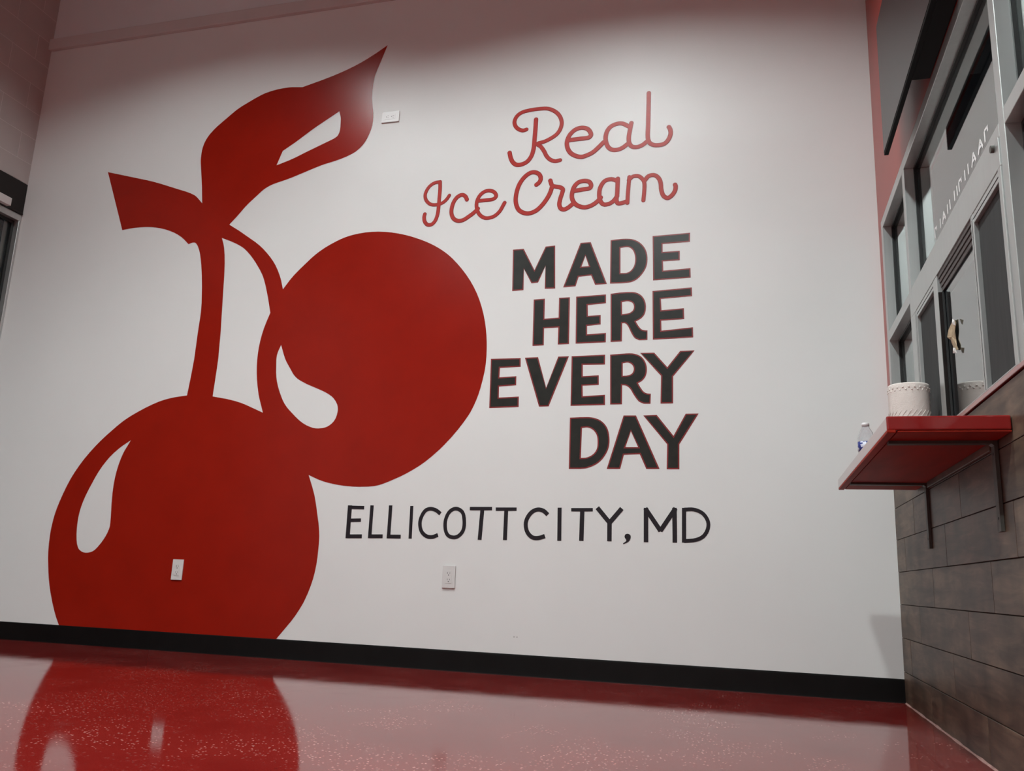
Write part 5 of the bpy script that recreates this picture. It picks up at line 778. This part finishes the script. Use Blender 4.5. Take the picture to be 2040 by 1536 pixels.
word_labels = {
    'MADE': 'black block letters with red outline reading MADE, top line of the slogan',
    'HERE': 'black block letters with red outline reading HERE, below MADE',
    'EVERY': 'black block letters with red outline reading EVERY, right of the upper cherry',
    'DAY': 'black block letters with red outline reading DAY, lowest line of the slogan'}
for wn, letters in BLOCK_WORDS:
    xs = [q[0] for L in letters for q in L[0][0]]
    zs = [q[1] for L in letters for q in L[0][0]]
    t = empty('wall_lettering', (min(xs), 0, min(zs)))
    tag(t, word_labels[wn], 'lettering')
    for full, inner in letters:
        lt = flat_shape('letter', inner, LETTER_BLACK, t, -0.0017)
        ol = flat_shape('outline', full, LETTER_EDGE, lt, -0.0010)
        ol['label'] = 'thin dark red outline'
for data, lab in ((REAL, 'red script lettering reading Real, at the top of the wall'), (ICE_CREAM, 'red script lettering reading Ice Cream, under the word Real')):
    xs = [q[0] for L in data for st in L for q in st[3]]
    zs = [q[1] for L in data for st in L for q in st[3]]
    t = empty('script_lettering', (min(xs), 0, min(zs)))
    tag(t, lab, 'lettering')
    for i, L in enumerate(data):
        lt = strokes('letter', L, SCRIPT_RED, t, -0.0019 - 0.0003 * (i % 2), -0.0065)
        ol = strokes('outline', L, SCRIPT_EDGE, lt, -0.0009 - 0.0003 * (i % 2), 0.0)
        ol['label'] = 'darker red edge'
t = empty('place_lettering', (-2.9, 0, 0.8))
tag(t, 'thin black capital letters reading ELLICOTT CITY, MD, above the white outlet', 'lettering')
for L in CITY:
    strokes('letter', L, CITY_BLACK, t, -0.0012)
flat_shape('comma', [COMMA], CITY_BLACK, t, -0.0012)

# ---------------------------------------------------------------- outlets
def outlet(name, label, x, z, horizontal=False):
    """duplex outlet, plate 70 x 114 mm, top-left corner at (x, z) on the back wall"""
    cx, cz = (x + 0.057, z - 0.035) if horizontal else (x + 0.035, z - 0.057)
    t = empty(name, (0, 0, 0))
    tag(t, label, 'outlet', None)
    def bxl(nm, mat, par, u0, u1, v0, v1, y0, y1, bev=0.0):
        return box(nm, mat, par, u0, u1, y0, y1, v0, v1, bev)
    pl = bxl('cover_plate', PLATE, t, -0.035, 0.035, -0.057, 0.057, -0.0085, -0.0018, 0.0012)
    ins = bxl('receptacle', PLATE, t, -0.0165, 0.0165, -0.0335, 0.0335, -0.0098, -0.0086, 0.0005)
    for s in (1, -1):
        c = 0.0165 * s + (0.003 if s > 0 else 0.003)
        bxl('slot', SLOT, ins, -0.0075, -0.0055, c - 0.0045, c + 0.0045, -0.0102, -0.0099)
        bxl('slot', SLOT, ins, 0.0050, 0.0068, c - 0.0035, c + 0.0035, -0.0102, -0.0099)
        bm = bmesh.new()
        add_cyl(bm, (0, -0.0099, c - 0.0105), (0, -1, 0), 0.0026, 0.0003, 12)
        obj('ground_hole', bm, SLOT, ins)
    for s in (1, -1):
        bm = bmesh.new()
        add_cyl(bm, (0, -0.0086, s * 0.0485), (0, -1, 0), 0.003, 0.0006, 12)
        obj('screw', bm, PLATE, pl)
    t.location = (cx, 0, cz)
    if horizontal:
        t.rotation_euler = (0, math.pi / 2, 0)
    return t
outlet('wall_outlet', 'white upright duplex outlet on white wall below the city name', -2.2025, 0.5238)
outlet('wall_outlet', 'white upright duplex outlet set in the lower red cherry', -3.8394, 0.5031)
outlet('wall_outlet', 'white sideways duplex outlet high on wall beside the leaf', -2.758, 3.2045, True)

# ---------------------------------------------------------------- shelf on brackets
sh = empty('wall_shelf', (0, -1.26, 0.878))
tag(sh, 'red laminate shelf on steel brackets fixed to wood look tile wall', 'shelf')
SX, SYN, SYF = -0.295, -1.95, -0.578
box('shelf_board', SHELF_RED, sh, SX, -0.0012, SYN, SYF, 0.884, 0.922, 0.004, 3)
bm = bmesh.new()
add_box(bm, SX + 0.0005, SX + 0.022, SYN + 0.0005, SYF - 0.0005, 0.8775, 0.8865, 0.002, 2)
obj('front_lip', bm, SHELF_UNDER, sh)
box('underside_panel', SHELF_UNDER, sh, SX + 0.026, -0.0015, SYN + 0.003, SYF - 0.003, 0.880, 0.8838)
box('ledger', WOOD_TILE, sh, -0.012, -0.0012, -1.765, -0.862, 0.858, 0.8795, 0.001, 1)
for yb in (-1.792, -0.812):
    bm = bmesh.new()
    prof = [(-0.0012, 0.638), (-0.0105, 0.638), (-0.0105, 0.866), (-0.016, 0.8715), (-0.272, 0.8715), (-0.272, 0.8798), (-0.0012, 0.8798)]
    hw = 0.016
    a = [bm.verts.new((x, yb - hw, z)) for x, z in prof]
    b = [bm.verts.new((x, yb + hw, z)) for x, z in prof]
    for i in range(len(prof)):
        j = (i + 1) % len(prof)
        bm.faces.new((a[i], a[j], b[j], b[i]))
    bm.faces.new(a)
    bm.faces.new(b[::-1])
    br = obj('bracket', bm, STEEL, sh)
    for zc in (0.845, 0.673):
        bm = bmesh.new()
        add_cyl(bm, (-0.0104, yb, zc), (-1, 0, 0), 0.0042, 0.0004, 14)
        obj('screw_hole', bm, BLACK_HOLE, br)

# ---------------------------------------------------------------- paper towel roll
pt = empty('paper_towel_roll', (-0.091, -1.08, 0.9222))
tag(pt, 'upright white paper towel roll with embossed border on red shelf', 'paper towel')
bm = bmesh.new()
R_ = 0.0685
prof = [(0.021, 0.0), (R_ - 0.003, 0.0), (R_, 0.004)] + [(R_ - (0.0009 if k % 2 else 0.0), 0.012 + 0.009 * k) for k in range(28)] + [(R_, 0.270), (R_ - 0.002, 0.2745), (0.021, 0.2745), (0.021, 0.0)]
add_lathe(bm, prof, -0.091, -1.08, 0.9222, 64, False)
bmesh.ops.remove_doubles(bm, verts=bm.verts, dist=1e-5)
obj('towel_sheets', bm, PAPER, pt, True)
bm = bmesh.new()
add_lathe(bm, [(0.0195, 0.0005), (0.0209, 0.0005), (0.0209, 0.277), (0.0195, 0.277), (0.0195, 0.0005)], -0.091, -1.08, 0.9222, 32, False)
bmesh.ops.remove_doubles(bm, verts=bm.verts, dist=1e-5)
obj('cardboard_core', bm, CARD, pt, True)
# embossed dimples round the top and slanted ridges near the visible foot
bm = bmesh.new()
for k in range(22):
    for (dz, off) in ((0.258, 0.0), (0.249, 0.5)):
        a = 2 * math.pi * (k + off) / 22
        c = Vector((-0.091 + (R_ - 0.0016) * math.cos(a), -1.08 + (R_ - 0.0016) * math.sin(a), 0.9222 + dz))
        r = bmesh.ops.create_icosphere(bm, subdivisions=2, radius=0.0038)
        bmesh.ops.translate(bm, verts=r['verts'], vec=c)
e1 = obj('embossing', bm, PAPER, pt, True)
bm = bmesh.new()
for k in range(26):
    pts = []
    for s in range(6):
        a = 2 * math.pi * k / 26 + s * 0.06
        pts.append(Vector((-0.091 + (R_ - 0.0002) * math.cos(a), -1.08 + (R_ - 0.0002) * math.sin(a), 0.9222 + 0.148 + 0.0055 * s)))
    prev = None
    for p_ in pts:
        nrm = (p_ - Vector((-0.091, -1.08, p_.z))).normalized()
        ring = [bm.verts.new(p_ + Vector((0, 0, 0.0016))), bm.verts.new(p_ + nrm * 0.0014), bm.verts.new(p_ - Vector((0, 0, 0.0016)))]
        if prev:
            for j in range(2):
                bm.faces.new((prev[j], prev[j + 1], ring[j + 1], ring[j]))
        prev = ring
obj('embossing', bm, PAPER, pt, True)

# ---------------------------------------------------------------- water bottle
BX, BY, BZ = -0.201, -0.76, 0.9222
bt = empty('water_bottle', (BX, BY, BZ))
tag(bt, 'small clear plastic water bottle with blue label at shelf edge', 'bottle')
prof = [(0.0, 0.006), (0.016, 0.004), (0.024, 0.0), (0.0300, 0.003), (0.0322, 0.010)]
z = 0.016
while z < 0.068:
    prof += [(0.0322, z), (0.0306, z + 0.005)]
    z += 0.011
prof += [(0.0322, 0.072), (0.0312, 0.076), (0.0312, 0.122), (0.0324, 0.127), (0.0314, 0.133), (0.0318, 0.138), (0.0290, 0.146), (0.0292, 0.149), (0.0250, 0.158), (0.0252, 0.161), (0.0205, 0.170), (0.0150, 0.179), (0.0125, 0.185), (0.0125, 0.190)]
bm = bmesh.new()
add_lathe(bm, prof[1:] + [(0.0117, 0.190)] + [(r - 0.0008, z_ + 0.0004) for r, z_ in prof[::-1][1:-2]] + [(0.0005, 0.0068)], BX, BY, BZ, 40, True)
obj('bottle_body', bm, PET, bt, True)
bm = bmesh.new()
add_lathe(bm, [(0.0314, 0.088), (0.0321, 0.0882), (0.0321, 0.1240), (0.0314, 0.1242), (0.0314, 0.088)], BX, BY, BZ, 48, False)
bmesh.ops.remove_doubles(bm, verts=bm.verts, dist=1e-6)
obj('label_band', bm, LABEL, bt, True)
bm = bmesh.new()
add_lathe(bm, [(0.0128, 0.1868), (0.0142, 0.187), (0.0142, 0.198), (0.0132, 0.1995), (0.001, 0.1998)], BX, BY, BZ, 32, True)
obj('cap', bm, WHITE_CAP, bt, True)

# ---------------------------------------------------------------- wall mounted television above the serving window
tv = empty('television', (-0.07, -1.32, 2.247))
tag(tv, 'flat grey television screen mounted high on the red wall', 'television')
TY0, TY1, TZ0, TZ1 = -0.79, -1.87, 2.247, 2.855
box('casing', TV_BLACK, tv, -0.0785, -0.061, TY1, TY0, TZ0, TZ1, 0.002, 2)
box('screen', TV_SCREEN, tv, -0.0800, -0.0787, TY1 + 0.006, TY0 - 0.006, TZ0 + 0.010, TZ1 - 0.006)
box('wall_mount', TV_BLACK, tv, -0.0608, -0.0008, -1.80, -1.345, 2.2495, 2.62, 0.003, 2)

# ---------------------------------------------------------------- vinyl lettering on the transom glass
vl = empty('window_lettering', (G1, -1.0, 1.78))
tag(vl, 'small white vinyl lettering along the bottom of the transom glass', 'lettering')
def glyph(y0, kind):
    bm = bmesh.new()
    xf = G1 - 0.0006
    h = 0.036
    def bar(ya, za, yb, zb, w=0.010):
        d = Vector((yb - ya, zb - za)).normalized()
        nn = Vector((-d.y, d.x)) * w / 2
        q = [(ya + nn.x, za + nn.y), (yb + nn.x, zb + nn.y), (yb - nn.x, zb - nn.y), (ya - nn.x, za - nn.y)]
        a = [bm.verts.new((xf, y0 + u, 1.785 + v)) for u, v in q]
        b = [bm.verts.new((xf + 0.0004, y0 + u, 1.785 + v)) for u, v in q]
        bm.faces.new(a)
        bm.faces.new(b[::-1])
        for i in range(4):
            bm.faces.new((a[i], b[i], b[(i + 1) % 4], a[(i + 1) % 4]))
    if kind == 'A':
        bar(0, 0, -0.026, h)
        bar(-0.026, h, -0.052, 0)
        bar(-0.013, 0.013, -0.039, 0.013, 0.007)
    elif kind == 'n':
        bar(0, 0, 0, h)
        bar(0, h, -0.034, h - 0.004, 0.008)
        bar(-0.034, h, -0.034, 0.018)
    else:
        bar(0, 0, 0, h)
    obj('letter', bm, VINYL_WHITE, vl)
for y0, kind in ((-1.00, 'n'), (-1.10, 'I'), (-1.135, 'A'), (-1.225, 'I'), (-1.265, 'I'), (-1.335, 'I'), (-1.375, 'I'), (-1.405, 'n'), (-1.49, 'I'), (-1.535, 'I'), (-1.58, 'A'), (-1.665, 'A'), (-1.745, 'n')):
    glyph(y0, kind)

# ---------------------------------------------------------------- torn paper stuck to the sliding glass
tp = empty('torn_paper', (0.03, -1.27, 1.35))
tag(tp, 'torn tan paper scrap taped to the serving window glass', 'paper')
def scrap(name, mat, outline, x):
    bm = bmesh.new()
    cy = sum(a for a, b in outline) / len(outline)
    cz = sum(b for a, b in outline) / len(outline)
    c = bm.verts.new((x - 0.006, cy, cz))
    vs = [bm.verts.new((x - (0.003 if i % 2 else 0.0), a, b)) for i, (a, b) in enumerate(outline)]
    for i in range(len(vs)):
        bm.faces.new((c, vs[i], vs[(i + 1) % len(vs)]))
    r = bmesh.ops.extrude_face_region(bm, geom=list(bm.faces), use_keep_orig=True)
    bmesh.ops.translate(bm, verts=[g for g in r['geom'] if isinstance(g, bmesh.types.BMVert)], vec=(0.0006, 0, 0))
    return obj(name, bm, mat, tp)
scrap('paper_sheet', TORN, [(-1.340, 1.358), (-1.372, 1.352), (-1.385, 1.338), (-1.372, 1.312), (-1.366, 1.285), (-1.382, 1.262), (-1.388, 1.246), (-1.362, 1.250), (-1.338, 1.258), (-1.318, 1.286), (-1.296, 1.303), (-1.262, 1.322), (-1.247, 1.331), (-1.285, 1.342)], 0.0135)
scrap('tape', TAPE, [(-1.372, 1.354), (-1.408, 1.338), (-1.404, 1.322), (-1.378, 1.334)], 0.0062)
scrap('tape', TAPE, [(-1.352, 1.262), (-1.392, 1.250), (-1.396, 1.232), (-1.356, 1.242)], 0.0062)
